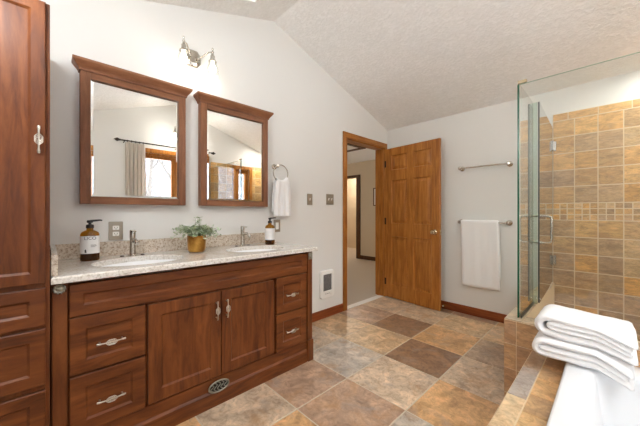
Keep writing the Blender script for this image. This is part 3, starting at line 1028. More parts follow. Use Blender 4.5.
for (sx, sy), lab in zip(SINK, ('white oval undermount basin beside the left soap bottle', 'white oval undermount basin near the vanity right end')):
    sk = thing('sink_basin', (sx, sy, ZS0 - 0.13), lab, 'sink', 'undermount basins')
    m = MB()
    outp = [(1.06, ZS0 - 0.0005), (1.0, ZS0 - 0.0005), (0.985, ZS0 - 0.02), (0.95, ZS0 - 0.06), (0.82, ZS0 - 0.105), (0.55, ZS0 - 0.13), (0.14, ZS0 - 0.137)]
    inn = [(0.14, ZS0 - 0.145), (0.56, ZS0 - 0.139), (0.85, ZS0 - 0.113), (1.0, ZS0 - 0.06), (1.04, ZS0 - 0.02), (1.06, ZS0 - 0.012)]
    m.loft([[(sx + SA * k * math.cos(2 * PI * i / N), sy + SB * k * math.sin(2 * PI * i / N), z) for i in range(N)] for k, z in outp + inn + outp[:1]], False, False)
    m.build('bowl', M['ceramic'], sk, 60)
    MB().lathe([(0.030, -0.137), (0.030, -0.132), (0.022, -0.131), (0.020, -0.134), (0.0, -0.134)], (sx, sy, ZS0), n=24).build('drain', M['chrome'], sk, 40)


def faucet(y, label):
    x = 0.112
    z = ZS1 + 0.0003
    t0 = thing('faucet', (x, y, z), label, 'faucet', 'vanity faucets')
    m = MB(); m.lathe([(0.024, 0), (0.024, 0.004), (0.018, 0.010), (0.0165, 0.05), (0.0155, 0.105), (0.0165, 0.118), (0.0165, 0.124), (0.0, 0.125)], (x, y, z))
    m.build('body', M['nickel'], t0, 40)
    m = MB(); m.tube([(x + 0.004, y, z + 0.088), (x + 0.035, y, z + 0.102), (x + 0.070, y, z + 0.105), (x + 0.100, y, z + 0.096), (x + 0.112, y, z + 0.080)], [0.012, 0.012, 0.0115, 0.011, 0.0105], 14)
    m.build('spout', M['nickel'], t0, 40)
    m = MB(); m.lathe([(0.0165, 0.1255), (0.0165, 0.158), (0.014, 0.163), (0.0, 0.164)], (x, y, z)); m.box(x - 0.004, x + 0.062, y - 0.009, y + 0.009, z + 0.152, z + 0.161, 0.003)
    m.build('lever', M['nickel'], t0, 40)
    for s in (-1, 1):
        MB().lathe([(0.012, 0), (0.012, 0.003), (0.008, 0.006), (0.0, 0.006)], (x, y + s * 0.055, z), n=16).build('hole_cap', M['bronze'], t0, 40)


faucet(0.392, 'brushed nickel faucet behind the left basin')
faucet(1.160, 'brushed nickel faucet behind the right basin')

# ------------------------------------------------------------------ tall cabinet at the left edge
TX = 0.585
ta = thing('tall_cabinet', (0.3, -0.22, 0), 'tall cherry wood linen cabinet at the left edge of the view', 'cabinet')
m = MB()
m.box(0.002, TX - 0.02, -0.46, 0.009, 0.0, 2.046)
m.build('body', M['cherry_v'], ta)
m = MB()
m.box(TX - 0.02, TX, -0.46, -0.425, 0.0, 2.046); m.box(TX - 0.02, TX, -0.008, 0.009, 0.0, 2.046, 0.002)
for z0, z1 in ((0.0, 0.11), (0.415, 0.455), (0.66, 0.70), (0.852, 0.885), (2.02, 2.046)):
    m.box(TX - 0.02, TX, -0.425, -0.008, z0, z1)
m.build('face_frame', M['cherry_v'], ta)
front('door', ta, -0.448, -0.004, 0.878, 2.040, M['cherry_v'], 0.043, [(-0.024, 1.465)], (0, 0, 1), TX)
front('drawer', ta, -0.448, -0.004, 0.703, 0.858, M['cherry_h'], 0.046, [(-0.226, 0.78)], (0, 1, 0), TX)
front('drawer', ta, -0.448, -0.004, 0.459, 0.690, M['cherry_h'], 0.046, [(-0.226, 0.575)], (0, 1, 0), TX)
front('drawer', ta, -0.448, -0.004, 0.110, 0.436, M['cherry_h'], 0.046, [(-0.226, 0.28)], (0, 1, 0), TX)


# ------------------------------------------------------------------ mirrors
def mirror(y0, y1, label):
    zb, zt, d, xf = 1.222, 2.010, 0.048, 0.060
    t0 = thing('wall_mirror', (0.001, (y0 + y1) / 2, zb), label, 'mirror', 'mirrors over the vanity')
    m = MB()
    m.box(0.001, xf, y0, y0 + d, zb, zt, 0.003); m.build('frame_stile', M['frame_v'], t0)
    m = MB(); m.box(0.001, xf, y1 - d, y1, zb, zt, 0.003); m.build('frame_stile', M['frame_v'], t0)
    m = MB(); m.box(0.001, xf - 0.0006, y0 + d, y1 - d, zb, zb + d - 0.004, 0.002); m.build('frame_rail', M['frame_h'], t0)
    m = MB(); m.box(0.001, xf - 0.0006, y0 + d, y1 - d, zt - d + 0.008, zt, 0.002); m.build('frame_rail', M['frame_h'], t0)
    m = MB(); m.box(0.001, 0.042, y0 + d - 0.006, y1 - d + 0.006, zb + d - 0.010, zt - d + 0.014)
    m.build('backing', M['dark'], t0)
    m = MB()
    ya, yb, za, zc = y0 + d + 0.0005, y1 - d - 0.0005, zb + d - 0.0035, zt - d + 0.0075
    m.loft([[(0.0425, a, b) for a, b in ((ya, za), (yb, za), (yb, zc), (ya, zc))], [(0.046, a, b) for a, b in ((ya, za), (yb, za), (yb, zc), (ya, zc))],
            [(0.048, a, b) for a, b in ((ya + 0.014, za + 0.014), (yb - 0.014, za + 0.014), (yb - 0.014, zc - 0.014), (ya + 0.014, zc - 0.014))]])
    m.build('mirror_glass', M['mirror'], t0)
    # crown: cove profile returned at both ends
    prof = [(0.0, 0.0), (0.006, 0.0), (0.008, 0.010), (0.014, 0.020), (0.024, 0.032), (0.034, 0.046), (0.036, 0.050), (0.036, 0.062)]
    m = MB()
    rings = []
    for p, z in prof:
        rings.append([(0.001, y0 - p, zt + z), (xf + p, y0 - p, zt + z), (xf + p, y1 + p, zt + z), (0.001, y1 + p, zt + z)])
    m.loft(rings)
    m.build('crown_moulding', M['frame_h'], t0)


mirror(0.140, 0.732, 'wood framed mirror with crown, left of the pair over the vanity')
mirror(0.842, 1.442, 'wood framed mirror with crown, right of the pair by the towel ring')


# ------------------------------------------------------------------ sconces
def sconce(M4, label, watts):
    """built on the plane x = 0 round y = 0, z = 0, facing +x"""
    t0 = thing('wall_sconce', M4 @ Vector((0, 0, 0)), label, 'wall light', 'two shade wall sconces')
    def B(m, name, mat, parent, sm=40):
        m.xform(M4); return m.build(name, mat, parent, sm)
    m = MB()
    oc = [(0.062, -0.028), (0.062, 0.028), (0.036, 0.062), (-0.036, 0.062), (-0.062, 0.028), (-0.062, -0.028), (-0.036, -0.062), (0.036, -0.062)]
    m.loft([[(x, a * k, b * k) for a, b in oc] for x, k in ((0.001, 1.0), (0.010, 1.0), (0.016, 0.92), (0.022, 0.66), (0.026, 0.6))])
    B(m, 'backplate', M['nickel'], t0, 30)
    for s in (-1, 1):
        m = MB()
        m.tube([(0.024, s * 0.018, 0.0), (0.050, s * 0.030, -0.012), (0.085, s * 0.050, 0.004), (0.115, s * 0.078, 0.030), (0.128, s * 0.098, 0.034), (0.130, s * 0.104, 0.020)], 0.0055, 10)
        ar = B(m, 'arm', M['nickel'], t0)
        m = MB()
        c = (0.130, s * 0.104, 0.0)
        m.lathe([(0.030, -0.040), (0.030, -0.034), (0.020, -0.024), (0.016, -0.008), (0.016, 0.008), (0.010, 0.014), (0.008, 0.030), (0.011, 0.036), (0.007, 0.042), (0.006, 0.052), (0.009, 0.058), (0.006, 0.066), (0.0, 0.072)], c, n=20)
        B(m, 'socket', M['nickel'], ar)
        m = MB()
        m.lathe([(0.024, -0.040), (0.030, -0.052), (0.038, -0.080), (0.043, -0.110), (0.048, -0.138), (0.055, -0.150)], c, n=28, cap=False)
        m.lathe([(0.0225, -0.040), (0.0285, -0.052), (0.0365, -0.080), (0.0415, -0.110), (0.0465, -0.138), (0.0535, -0.150)], c, n=28, cap=False)
        B(m, 'glass_shade', M['shade'], t0, 80)
        m = MB()
        m.lathe([(0.012, -0.042), (0.013, -0.058), (0.024, -0.080), (0.027, -0.096), (0.022, -0.112), (0.010, -0.121), (0.0, -0.123)], c, n=20)
        B(m, 'bulb', M['bulb'], ar, 80)
        l = bpy.data.lights.new('sconce_lamp', 'POINT'); l.energy = watts; l.color = (1.0, 0.955, 0.89); l.shadow_soft_size = 0.028
        o = bpy.data.objects.new('sconce_lamp', l); o.location = M4 @ Vector((0.130, s * 0.104, -0.138)); COL.objects.link(o)


sconce(Matrix.Translation((0, 0.798, 2.345)), 'nickel two light sconce with clear bell shades above the mirrors', 0.5)
sconce(Matrix.Translation((XR, 1.62, 2.52)) @ Matrix.Rotation(PI, 4, 'Z'), 'nickel two light sconce over the tub window, seen in a mirror', 8.0)

# ------------------------------------------------------------------ recessed ceiling lights over the shower
def downlight(x, y, w, label):
    n = Vector((0, -0.334 if y > yr else 0.334, -1)).normalized()
    if y > yr: n = Vector((0, -0.334, -1)).normalized()
    else: n = Vector((0, 0.334, -1)).normalized()
    c = Vector((x, y, ceil_z(y))) + n * 0.001
    t0 = thing('recessed_light', c, label, 'ceiling light', 'recessed ceiling lights')
    MB().lathe([(0.058, 0.0), (0.085, 0.0), (0.088, 0.004), (0.084, 0.009), (0.062, 0.010), (0.058, 0.006)], c, n, 32, cap=False).build('trim_ring', M['white_paint'], t0, 40)
    MB().lathe([(0.0, 0.001), (0.058, 0.001), (0.058, 0.004), (0.0, 0.004)], c, n, 32).build('lens', M['lens'], t0)
    l = bpy.data.lights.new('downlight', 'AREA'); l.shape = 'DISK'; l.size = 0.11; l.energy = w; l.color = (1.0, 0.985, 0.96)
    o = bpy.data.objects.new('downlight', l); o.location = c + n * 0.012
    o.rotation_euler = n.to_track_quat('-Z', 'Y').to_euler(); COL.objects.link(o)


downlight(2.68, 3.30, 9, 'round recessed ceiling light over the shower')

# dome lamp added unseen behind the camera to fill the room evenly
dc = Vector((1.12, -0.32, ceil_z(-0.32)))
dn = Vector((0, 0.334, -1)).normalized()
dm = thing('fill_ceiling_light', dc, 'unseen dome fill light added behind the camera', 'ceiling light')
MB().lathe([(0.0, 0.001), (0.17, 0.001), (0.175, 0.02), (0.165, 0.03), (0.0, 0.03)], dc, dn, 36).build('base', M['nickel'], dm, 40)
MB().lathe([(0.160, 0.030), (0.150, 0.060), (0.115, 0.088), (0.06, 0.104), (0.0, 0.108)], dc, dn, 36).build('glass_dome', M['lens'], dm, 60)
l = bpy.data.lights.new('dome_fill_lamp', 'POINT'); l.energy = 18; l.color = (0.95, 0.975, 1.0); l.shadow_soft_size = 0.09
o = bpy.data.objects.new('dome_fill_lamp', l); o.location = dc + dn * 0.22; COL.objects.link(o)

# ------------------------------------------------------------------ soap bottles
def text_mesh(txt, size, name, mat, parent, M4, ext=0.0004):
    cu = bpy.data.curves.new(name, 'FONT'); cu.body = txt; cu.size = size; cu.extrude = ext
    cu.align_x = 'CENTER'; cu.align_y = 'CENTER'
    tmp = bpy.data.objects.new(name, cu); COL.objects.link(tmp)
    dg = bpy.context.evaluated_depsgraph_get()
    me = bpy.data.meshes.new_from_object(tmp.evaluated_get(dg))
    bpy.data.objects.remove(tmp)
    me.transform(Matrix.Translation(-Vector(parent['_o'])) @ M4)
    me.materials.clear(); me.materials.append(mat)
    o = bpy.data.objects.new(name, me); COL.objects.link(o); o.parent = parent; o['_o'] = parent['_o']
    return o


def bottle(c, r, h, ang, label, txt, flat):
    """boston-round pump bottle at c; flat < 1 squashes it front to back; ang turns the label"""
    t0 = thing('soap_bottle', c, label, 'soap bottle', 'amber soap bottles on the vanity')
    R = Matrix.Translation(c) @ Matrix.Rotation(ang, 4, 'Z')
    hb = h * 0.74
    pr = [(0.90, 0.0), (0.985, 0.004), (1.0, 0.012), (1.0, hb * 0.80), (0.97, hb * 0.86), (0.86, hb * 0.92), (0.60, hb * 0.96), (0.36, hb * 0.985), (0.34, h * 0.80)]

    def B(m, name, mat, par, sm=50):
        m.xform(R); return m.build(name, mat, par, sm)
    fl = lambda m: [setattr(v, 'co', Vector((v.co.x * flat if abs(v.co.x) > r * 0.34 or v.co.z < hb else v.co.x, v.co.y, v.co.z))) for v in m.bm.verts]
    m = MB(); m.lathe([(r * k, z) for k, z in pr], n=32); fl(m)
    g = B(m, 'bottle_glass', M['amber'], t0)
    m = MB(); m.lathe([(r * k * 0.95, max(z, 0.004)) for k, z in pr if z <= hb * 0.81], n=32); fl(m)
    B(m, 'liquid', M['amber_liquid'], g)
    # label wraps the front
    m = MB()
    z0, z1 = hb * 0.24, hb * 0.80
    n = 20
    for rr_, rev in ((r * 1.006, 1),):
        ring0 = []
        for k in range(n + 1):
            a = (k / n - 0.5) * PI * 1.02
            ring0.append((rr_ * math.cos(a) * flat + (0.0006 if flat < 1 else 0.0), rr_ * math.sin(a)))
    vs = []
    for d in (1.0, 1.010):
        vs.append([[m.bm.verts.new((x * d, y * d, z)) for x, y in ring0] for z in (z0, z1)])
    for k in range(n):
        for q in (0, 1):
            a, b = vs[q]
            m.bm.faces.new((a[k], a[k + 1], b[k + 1], b[k]))
        for zz in (0, 1):
            m.bm.faces.new((vs[0][zz][k], vs[0][zz][k + 1], vs[1][zz][k + 1], vs[1][zz][k]))
    la = B(m, 'paper_label', M['label'], t0)
    if txt:
        fx = r * 1.016 * flat + 0.0008
        T = R @ Matrix.Translation((fx, 0, z1 - 0.013)) @ Matrix.Rotation(PI / 2, 4, 'Z') @ Matrix.Rotation(PI / 2, 4, 'X')
        o = text_mesh(txt, 0.024, 'lettering', M['ink'], la, T)
        m = MB()
        for q, w in ((0.050, 0.030), (0.055, 0.034), (0.060, 0.026)):
            m.box(fx - 0.0004, fx + 0.0006, 0.002, 0.002 + w * 0.8, z1 - q - 0.0008, z1 - q + 0.0006)
            B(m, 'printed_line', M['ink'], la)
            m = MB()
        m.prism([(-0.024, z0 + 0.006), (-0.016, z0 + 0.006), (-0.018, z0 + 0.022), (-0.021, z0 + 0.026), (-0.025, z0 + 0.020)], 0, fx - 0.0004, fx + 0.0006)
        B(m, 'printed_leaf', M['ink'], la)
    # pump
    m = MB()
    m.lathe([(r * 0.40, h * 0.775), (r * 0.42, h * 0.78), (r * 0.42, h * 0.845), (r * 0.36, h * 0.86), (r * 0.16, h * 0.87), (r * 0.15, h * 0.90), (r * 0.30, h * 0.905), (r * 0.34, h * 0.945), (r * 0.28, h * 0.965), (0, h * 0.968)], n=24)
    p = B(m, 'pump_collar', M['black'], t0, 40)
    m = MB()
    m.tube([(0, 0, h * 0.945), (0.004, r * 0.5, h * 0.955), (0.006, r * 1.05, h * 0.965), (0.007, r * 1.25, h * 0.955)], [0.0065, 0.006, 0.0045, 0.004], 10)
    B(m, 'pump_spout', M['black'], p, 40)
    return t0


zt = ZS1 + 0.0004
bottle(Vector((0.165, 0.176, zt)), 0.044, 0.238, math.radians(-2), 'large amber pump soap bottle by the outlet, lettered paper label', 'LICO', 0.62)
bottle(Vector((0.190, 1.375, zt)), 0.041, 0.236, math.radians(-28), 'amber pump soap bottle with plain pale label near the hand towel', None, 1.0)

# ------------------------------------------------------------------ potted plant
pc = Vector((0.215, 0.752, zt))
pt = thing('potted_plant', pc, 'small leafy pale green plant in a hammered gold cup', 'plant')
m = MB()
m.lathe([(0.030, 0.0), (0.046, 0.001), (0.054, 0.010), (0.058, 0.026), (0.060, 0.060), (0.062, 0.112), (0.0615, 0.115), (0.059, 0.114), (0.057, 0.100), (0.052, 0.090)], pc, n=36)
m.build('pot', M['gold'], pt, 50)
MB().lathe([(0.056, 0.088), (0.056, 0.096), (0.03, 0.100), (0.0, 0.101)], pc, n=24).build('soil', M['soil'], pt, 60)
rnd = random.Random(3)
ms, ml, mp = MB(), MB(), MB()
for k in range(80):
    a = rnd.uniform(0, 2 * PI)
    spread = rnd.uniform(0.03, 0.150)
    top = rnd.uniform(0.115, 0.185) - spread * 0.18
    if k % 20 == 0: top = 0.235; spread = 0.02
    p0 = pc + Vector((0.03 * math.cos(a) * rnd.random(), 0.03 * math.sin(a) * rnd.random(), 0.098))
    if abs(math.cos(a)) * spread > 0.085: spread *= 0.8
    p3 = pc + Vector((spread * math.cos(a), spread * 1.12 * math.sin(a), top))
    pts = []
    for j in range(7):
        u = j / 6
        q = p0.lerp(p3, u); q.z += 0.035 * math.sin(u * PI) * (spread / 0.1)
        pts.append(q)
    ms.tube(pts, [0.0013 - 0.0008 * j / 6 for j in range(7)], 5)
    for j in range(2, 7):
        for s in range(3):
            c = pts[j] + Vector((rnd.uniform(-.006, .006), rnd.uniform(-.006, .006), rnd.uniform(-.004, .006)))
            d = Vector((rnd.uniform(-1, 1), rnd.uniform(-1, 1), rnd.uniform(-0.2, 0.7))).normalized()
            sd = d.cross(Vector((rnd.uniform(-.3, .3), rnd.uniform(-.3, .3), 1))).normalized()
            L, Wd = rnd.uniform(0.014, 0.028), rnd.uniform(0.005, 0.009)
            up = d.cross(sd) * 0.0018
            mm = ml if rnd.random() < 0.55 else mp
            v = [mm.bm.verts.new(x) for x in (c, c + d * L * 0.35 + sd * Wd, c + d * L * 0.75 + sd * Wd * 0.8, c + d * L, c + d * L * 0.75 - sd * Wd * 0.8, c + d * L * 0.35 - sd * Wd, c + d * L * 0.5 + up)]
            for q in range(6):
                mm.bm.faces.new((v[q], v[(q + 1) % 6], v[6]))
ms.build('stems', M['stem'], pt)
ml.build('foliage', M['leaf'], pt)
mp.build('pale_foliage', M['leaf2'], pt)


# ------------------------------------------------------------------ outlet and switches on the left wall
def cover(y, z, w, h, label, kind, n=1):
    t0 = thing('outlet' if kind == 'outlet' else 'light_switch', (0.0005, y, z), label, 'outlet' if kind == 'outlet' else 'switch')
    MB().box(0.0005, 0.006, y - w / 2, y + w / 2, z - h / 2, z + h / 2, 0.002).build('cover_plate', M['plate'], t0)
    if kind == 'outlet':
        for s in (-1, 1):
            m = MB(); m.box(0.0055, 0.0085, y - 0.017, y + 0.017, z + s * 0.0195 - 0.0135, z + s * 0.0195 + 0.0135, 0.004)
            r = m.build('receptacle', M['ivory'], t0)
            m = MB()
            m.box(0.0083, 0.0088, y - 0.008, y - 0.0055, z + s * 0.0195 - 0.003, z + s * 0.0195 + 0.006); m.box(0.0083, 0.0088, y + 0.0055, y + 0.008, z + s * 0.0195 - 0.003, z + s * 0.0195 + 0.006)
            m.box(0.0083, 0.0088, y - 0.0025, y + 0.0025, z + s * 0.0195 - 0.0095, z + s * 0.0195 - 0.0055)
            m.build('slots', M['dark'], r)
    elif kind == 'rocker':
        MB().box(0.0055, 0.0085, y - 0.0165, y + 0.0165, z - 0.033, z + 0.033, 0.003).build('rocker', M['ivory'], t0)
    else:
        for k in range(n):
            yy = y + (k - (n - 1) / 2) * 0.046
            m = MB(); m.box(0.0055, 0.0075, yy - 0.0055, yy + 0.0055, z - 0.012, z + 0.012)
            m.prism([(0.0075, z - 0.004), (0.0075, z + 0.006), (0.019, z + 0.013), (0.019, z + 0.007)], 1, yy - 0.004, yy + 0.004)
            m.build('toggle', M['ivory'], t0)
    return t0


cover(0.320, 1.052, 0.076, 0.118, 'nickel plated duplex outlet beside the left faucet', 'outlet')
cover(1.580, 1.043, 0.074, 0.118, 'nickel switch plate with white rocker just below the hand towel', 'rocker')
cover(2.000, 1.308, 0.074, 0.118, 'single toggle switch in a nickel plate, left of two', 'toggle')
cover(2.306, 1.318, 0.120, 0.118, 'double toggle switch plate beside the door casing', 'toggle', 2)

# ------------------------------------------------------------------ wall heater
hy, hz = 2.250, 0.372
he = thing('wall_heater', (0.0005, hy, hz), 'white built in wall heater with grey grille, low beside the door', 'heater')


def rrect(cy, cz, w, h, r, x, n=6):
    out = []
    for (sy, sz, a0) in ((1, 1, 0), (-1, 1, PI / 2), (-1, -1, PI), (1, -1, 1.5 * PI)):
        for k in range(n + 1):
            a = a0 + PI / 2 * k / n
            out.append((x, cy + sy * (w / 2 - r) + r * math.cos(a), cz + sz * (h / 2 - r) + r * math.sin(a)))
    return out


m = MB()
m.loft([rrect(hy, hz, 0.222, 0.310, 0.035, 0.0005), rrect(hy, hz, 0.222, 0.310, 0.035, 0.014), rrect(hy, hz, 0.206, 0.294, 0.03, 0.026), rrect(hy, hz + 0.02, 0.138, 0.190, 0.010, 0.027),
        rrect(hy, hz + 0.02, 0.132, 0.184, 0.008, 0.018)])
m.build('cover', M['white_paint'], he, 30)
m = MB(); m.box(0.0182, 0.0192, hy - 0.064, hy + 0.064, hz - 0.070, hz + 0.110)
gr = m.build('grille_recess', M['heater_grey'], he)
m = MB()
for k in range(-9, 10):
    # slanted bars clipped to the opening
    pts = []
    for s in range(41):
        u = -0.11 + 0.22 * s / 40
        y_, z_ = hy + k * 0.0135 - u * 0.75, hz + 0.02 + u
        if abs(y_ - hy) < 0.063 and abs(z_ - hz - 0.02) < 0.089: pts.append((0.0225, y_, z_))
    if len(pts) > 1: m.tube([pts[0], pts[-1]], 0.0024, 6)
m.build('slanted_bars', M['plate_bar'], gr)
m = MB()
for k in range(3): m.box(0.0255, 0.0275, hy - 0.04 + k * 0.026, hy - 0.022 + k * 0.026, hz - 0.104, hz - 0.099)
m.build('vent_slots', M['heater_grey'], he)
MB().lathe([(0.010, 0), (0.010, 0.006), (0.0, 0.007)], (0.026, hy + 0.055, hz - 0.112), (1, 0, 0), 16).build('dial', M['ivory'], he, 40)


# ------------------------------------------------------------------ towels
def drape(P, w, front, back, r, t_, nu, ripple, mat, seed, name='towel', parent=None, top_w=None):
    """cloth of thickness t_ hung over a bar. P(a, z, d): a across, z up from the bar, d away from the wall"""
    path = []
    for k in range(13): path.append((-r, -back + back * k / 12))
    for k in range(1, 8):
        a = PI - PI * k / 8
        path.append((r * math.cos(a), r * math.sin(a)))
    for k in range(25): path.append((r, -front * k / 24))
    n = len(path)
    m = MB()
    rows = []
    for side in (0, 1):
        g = []
        for i, (d, z) in enumerate(path):
            j0, j1 = max(i - 1, 0), min(i + 1, n - 1)
            tx, tz = path[j1][0] - path[j0][0], path[j1][1] - path[j0][1]
            L = math.hypot(tx, tz); nx, nz = -tz / L, tx / L
            o = t_ / 2 if side == 0 else -t_ / 2
            row = []
            for q in range(nu + 1):
                u = q / nu - 0.5
                drop = min(1.0, max(0.0, -z) / max(front, 1e-3))
                ww = w if top_w is None else top_w + (w - top_w) * min(1, drop * 2.2) ** 0.6
                rp = ripple * (0.25 + drop) * math.sin(u * 21 + seed) + ripple * 0.6 * noise.noise(Vector((u * 4, z * 6, seed)))
                sg = 1 if d >= 0 else -1
                edge = 0.45 if q in (0, nu) else 1.0
                row.append(m.bm.verts.new(P(u * ww + 0.004 * noise.noise(Vector((z * 5, seed, 0.3))), z + nz * o * edge + (0.004 * noise.noise(Vector((u * 5, 1.7, seed))) if i == n - 1 else 0), d + nx * o * edge + rp * (1 if sg > 0 else 0.3))))
            g.append(row)
        rows.append(g)
    A, B = rows
    f = m.bm.faces.new
    for i in range(n - 1):
        for q in range(nu):
            f((A[i][q], A[i][q + 1], A[i + 1][q + 1], A[i + 1][q])); f((B[i][q], B[i + 1][q], B[i + 1][q + 1], B[i][q + 1]))
        f((A[i][0], A[i + 1][0], B[i + 1][0], B[i][0])); f((A[i][nu], B[i][nu], B[i + 1][nu], A[i + 1][nu]))
    for q in range(nu):
        f((A[0][q], B[0][q], B[0][q + 1], A[0][q + 1])); f((A[-1][q], A[-1][q + 1], B[-1][q + 1], B[-1][q]))
    return m.build(name, mat, parent, 180)


# towel ring with hand towel
rc = Vector((0.062, 1.583, 1.535))
tr_ = thing('towel_ring', (0.0005, 1.55, 1.60), 'brushed nickel towel ring on the wall right of the mirrors', 'towel ring')
MB().lathe([(0.026, 0), (0.026, 0.006), (0.018, 0.012), (0.011, 0.016), (0.011, 0.052), (0.015, 0.058), (0.012, 0.066), (0, 0.067)], (0.0005, 1.548, 1.602), (1, 0, 0), 24).build('post', M['nickel'], tr_, 40)
m = MB(); R_ = 0.082
m.tube([(0.062, rc.y + R_ * math.cos(2 * PI * k / 40), rc.z + R_ * math.sin(2 * PI * k / 40)) for k in range(41)], 0.0048, 10, False)
m.build('ring', M['nickel'], tr_, 60)
hz0 = rc.z - R_
arc = lambda a: R_ - math.sqrt(max(R_ * R_ - min(abs(a), 0.066) ** 2, 0.0))
ht = drape(lambda a, z, d: (0.062 + d + 0.002, rc.y + 0.008 + a, hz0 + z + arc(a + 0.008) * max(0.0, 1 + min(z, 0) / 0.10)), 0.196, 0.318, 0.285, 0.016, 0.013, 26, 0.0055, M['terry'], 1.3, 'hand_towel', None, 0.128)
tag(ht, 'white hand towel hanging gathered through the towel ring', 'towel')
m = MB()
for (z0, z1) in ((-0.245, -0.205),):
    pass

# towel bars on the back wall
def bar(z, x0, x1, label):
    t0 = thing('towel_bar', ((x0 + x1) / 2, YB - 0.0005, z), label, 'towel bar', 'nickel towel bars on the back wall')
    for x in (x0, x1):
        m = MB(); m.lathe([(0.028, 0), (0.028, 0.006), (0.020, 0.012), (0.013, 0.018), (0.012, 0.052), (0.020, 0.058), (0.020, 0.076), (0.014, 0.082), (0, 0.083)], (x, YB - 0.0005, z), (0, -1, 0), 24)
        m.build('post', M['nickel'], t0, 40)
    m = MB(); m.tube([(x0, YB - 0.067, z), (x1, YB - 0.067, z)], 0.0085, 14)
    m.build('rail', M['nickel'], t0, 60)


bar(1.676, 1.010, 1.482, 'upper empty nickel towel bar on the back wall')
bar(1.062, 1.004, 1.478, 'lower nickel towel bar holding the white bath towel')
bt = drape(lambda a, z, d: (1.210 + a + 0.02 * (-z), YB - 0.067 - d, 1.0635 + z), 0.372, 0.715, 0.60, 0.0165, 0.014, 30, 0.0022, M['terry'], 4.1, 'bath_towel')
tag(bt, 'white bath towel folded over the lower towel bar', 'towel')

# ------------------------------------------------------------------ bathtub
ZR = 0.418
tb = thing('bathtub', (2.53, 1.30, ZD), 'white drop in bathtub beside the tiled deck', 'bathtub')
TX0, TX1, TY0, TY1 = 2.066, XR - 0.002, 0.42, YC - 0.001


def rr_ring(x0, x1, y0, y1, r, z, n=8):
    out = []
    for (cx, cy, a0) in ((x1 - r, y1 - r, 0), (x0 + r, y1 - r, PI / 2), (x0 + r, y0 + r, PI), (x1 - r, y0 + r, 1.5 * PI)):
        for k in range(n + 1):
            a = a0 + PI / 2 * k / n
            out.append((cx + r * math.cos(a), cy + r * math.sin(a), z))
    return out


m = MB()
i0 = 0.090
rings = [rr_ring(TX0 + 0.010, TX1, TY0 + 0.01, TY1, 0.02, ZD + 0.0005), rr_ring(TX0, TX1, TY0, TY1, 0.02, ZD + 0.004), rr_ring(TX0, TX1, TY0, TY1, 0.02, ZR - 0.012), rr_ring(TX0 + 0.004, TX1 - 0.002, TY0 + 0.004, TY1 - 0.002, 0.02, ZR - 0.003), rr_ring(TX0 + 0.013, TX1 - 0.01, TY0 + 0.013, TY1 - 0.01, 0.02, ZR)]
for k, z in ((0, ZR), (0.010, ZR - 0.003), (0.018, ZR - 0.012), (0.024, ZR - 0.03), (0.045, 0.22), (0.065, 0.10), (0.095, 0.04), (0.16, 0.02)):
    rings.append(rr_ring(TX0 + i0 + k, TX1 - i0 - k, TY0 + i0 + k * 1.6, TY1 - 0.13 - k * 1.3, 0.10, z))
m.loft(rings, False, True)
m.build('shell', M['acrylic'], tb, 50)
MB().lathe([(0.035, 0), (0.035, 0.003), (0.02, 0.004), (0.0, 0.003)], (2.53, 0.85, 0.0205), n=24).build('drain', M['chrome'], tb, 40)

# ------------------------------------------------------------------ shower glass
YG, XR1, XDO, YDO = 2.136, 1.822, 1.857, 2.565
ZG0, ZG1 = ZC + 0.0005, 1.972
GT = 0.010
sp = thing('shower_screen', (2.4, YG, ZG0), 'large fixed clear glass shower panel above the tub end', 'shower glass')


def glass_sheet(m, x0, x1, y0, y1, z0, z1):
    m.box(x0, x1, y0, y1, z0, z1)


m = MB(); glass_sheet(m, XR1 + 0.0005, XR - 0.017, YG - GT / 2, YG + GT / 2, ZG0 + 0.004, ZG1)
m.build('glass', M['glass'], sp)
m = MB(); m.box(XR1 - 0.009, XR1, YG - GT / 2, YG + GT / 2, ZG0 + 0.004, ZG1); m.build('polished_edge', M['glass_edge'], sp)
m = MB(); m.box(XR1 + 0.001, XR - 0.017, YG - GT / 2 - 0.0002, YG + GT / 2 + 0.0002, ZG1, ZG1 + 0.0012); m.build('top_edge', M['glass_edge_pale'], sp)
m = MB(); m.box(XR1 - 0.006, XR1 + 0.040, YG - 0.012, YG + 0.012, ZG1 + 0.0014, ZG1 + 0.022, 0.002); m.build('corner_clip', M['satin'], sp)
rp = thing('shower_screen', (XR1, 2.35, ZG0), 'narrow fixed glass return panel between front panel and shower door', 'shower glass')
m = MB(); glass_sheet(m, XR1 - GT / 2, XR1 + GT / 2, YG + GT / 2 + 0.001, YDO - 0.012, ZG0 + 0.004, ZG1); m.build('glass', M['glass'], rp)
m = MB()
m.box(XR1 - 0.011, XR1 - 0.006, YG + 0.006, YDO - 0.012, ZG0, ZG0 + 0.014); m.box(XR1 + 0.006, XR1 + 0.011, YG + 0.006, YDO - 0.012, ZG0, ZG0 + 0.014)
m.build('bottom_channel', M['rubber'], rp)
m = MB(); m.box(XR1 - 0.004, XDO - 0.007, YDO - 0.011, YDO - 0.004, ZG0, ZG1 - 0.004); m.build('strike_seal', M['seal'], rp)

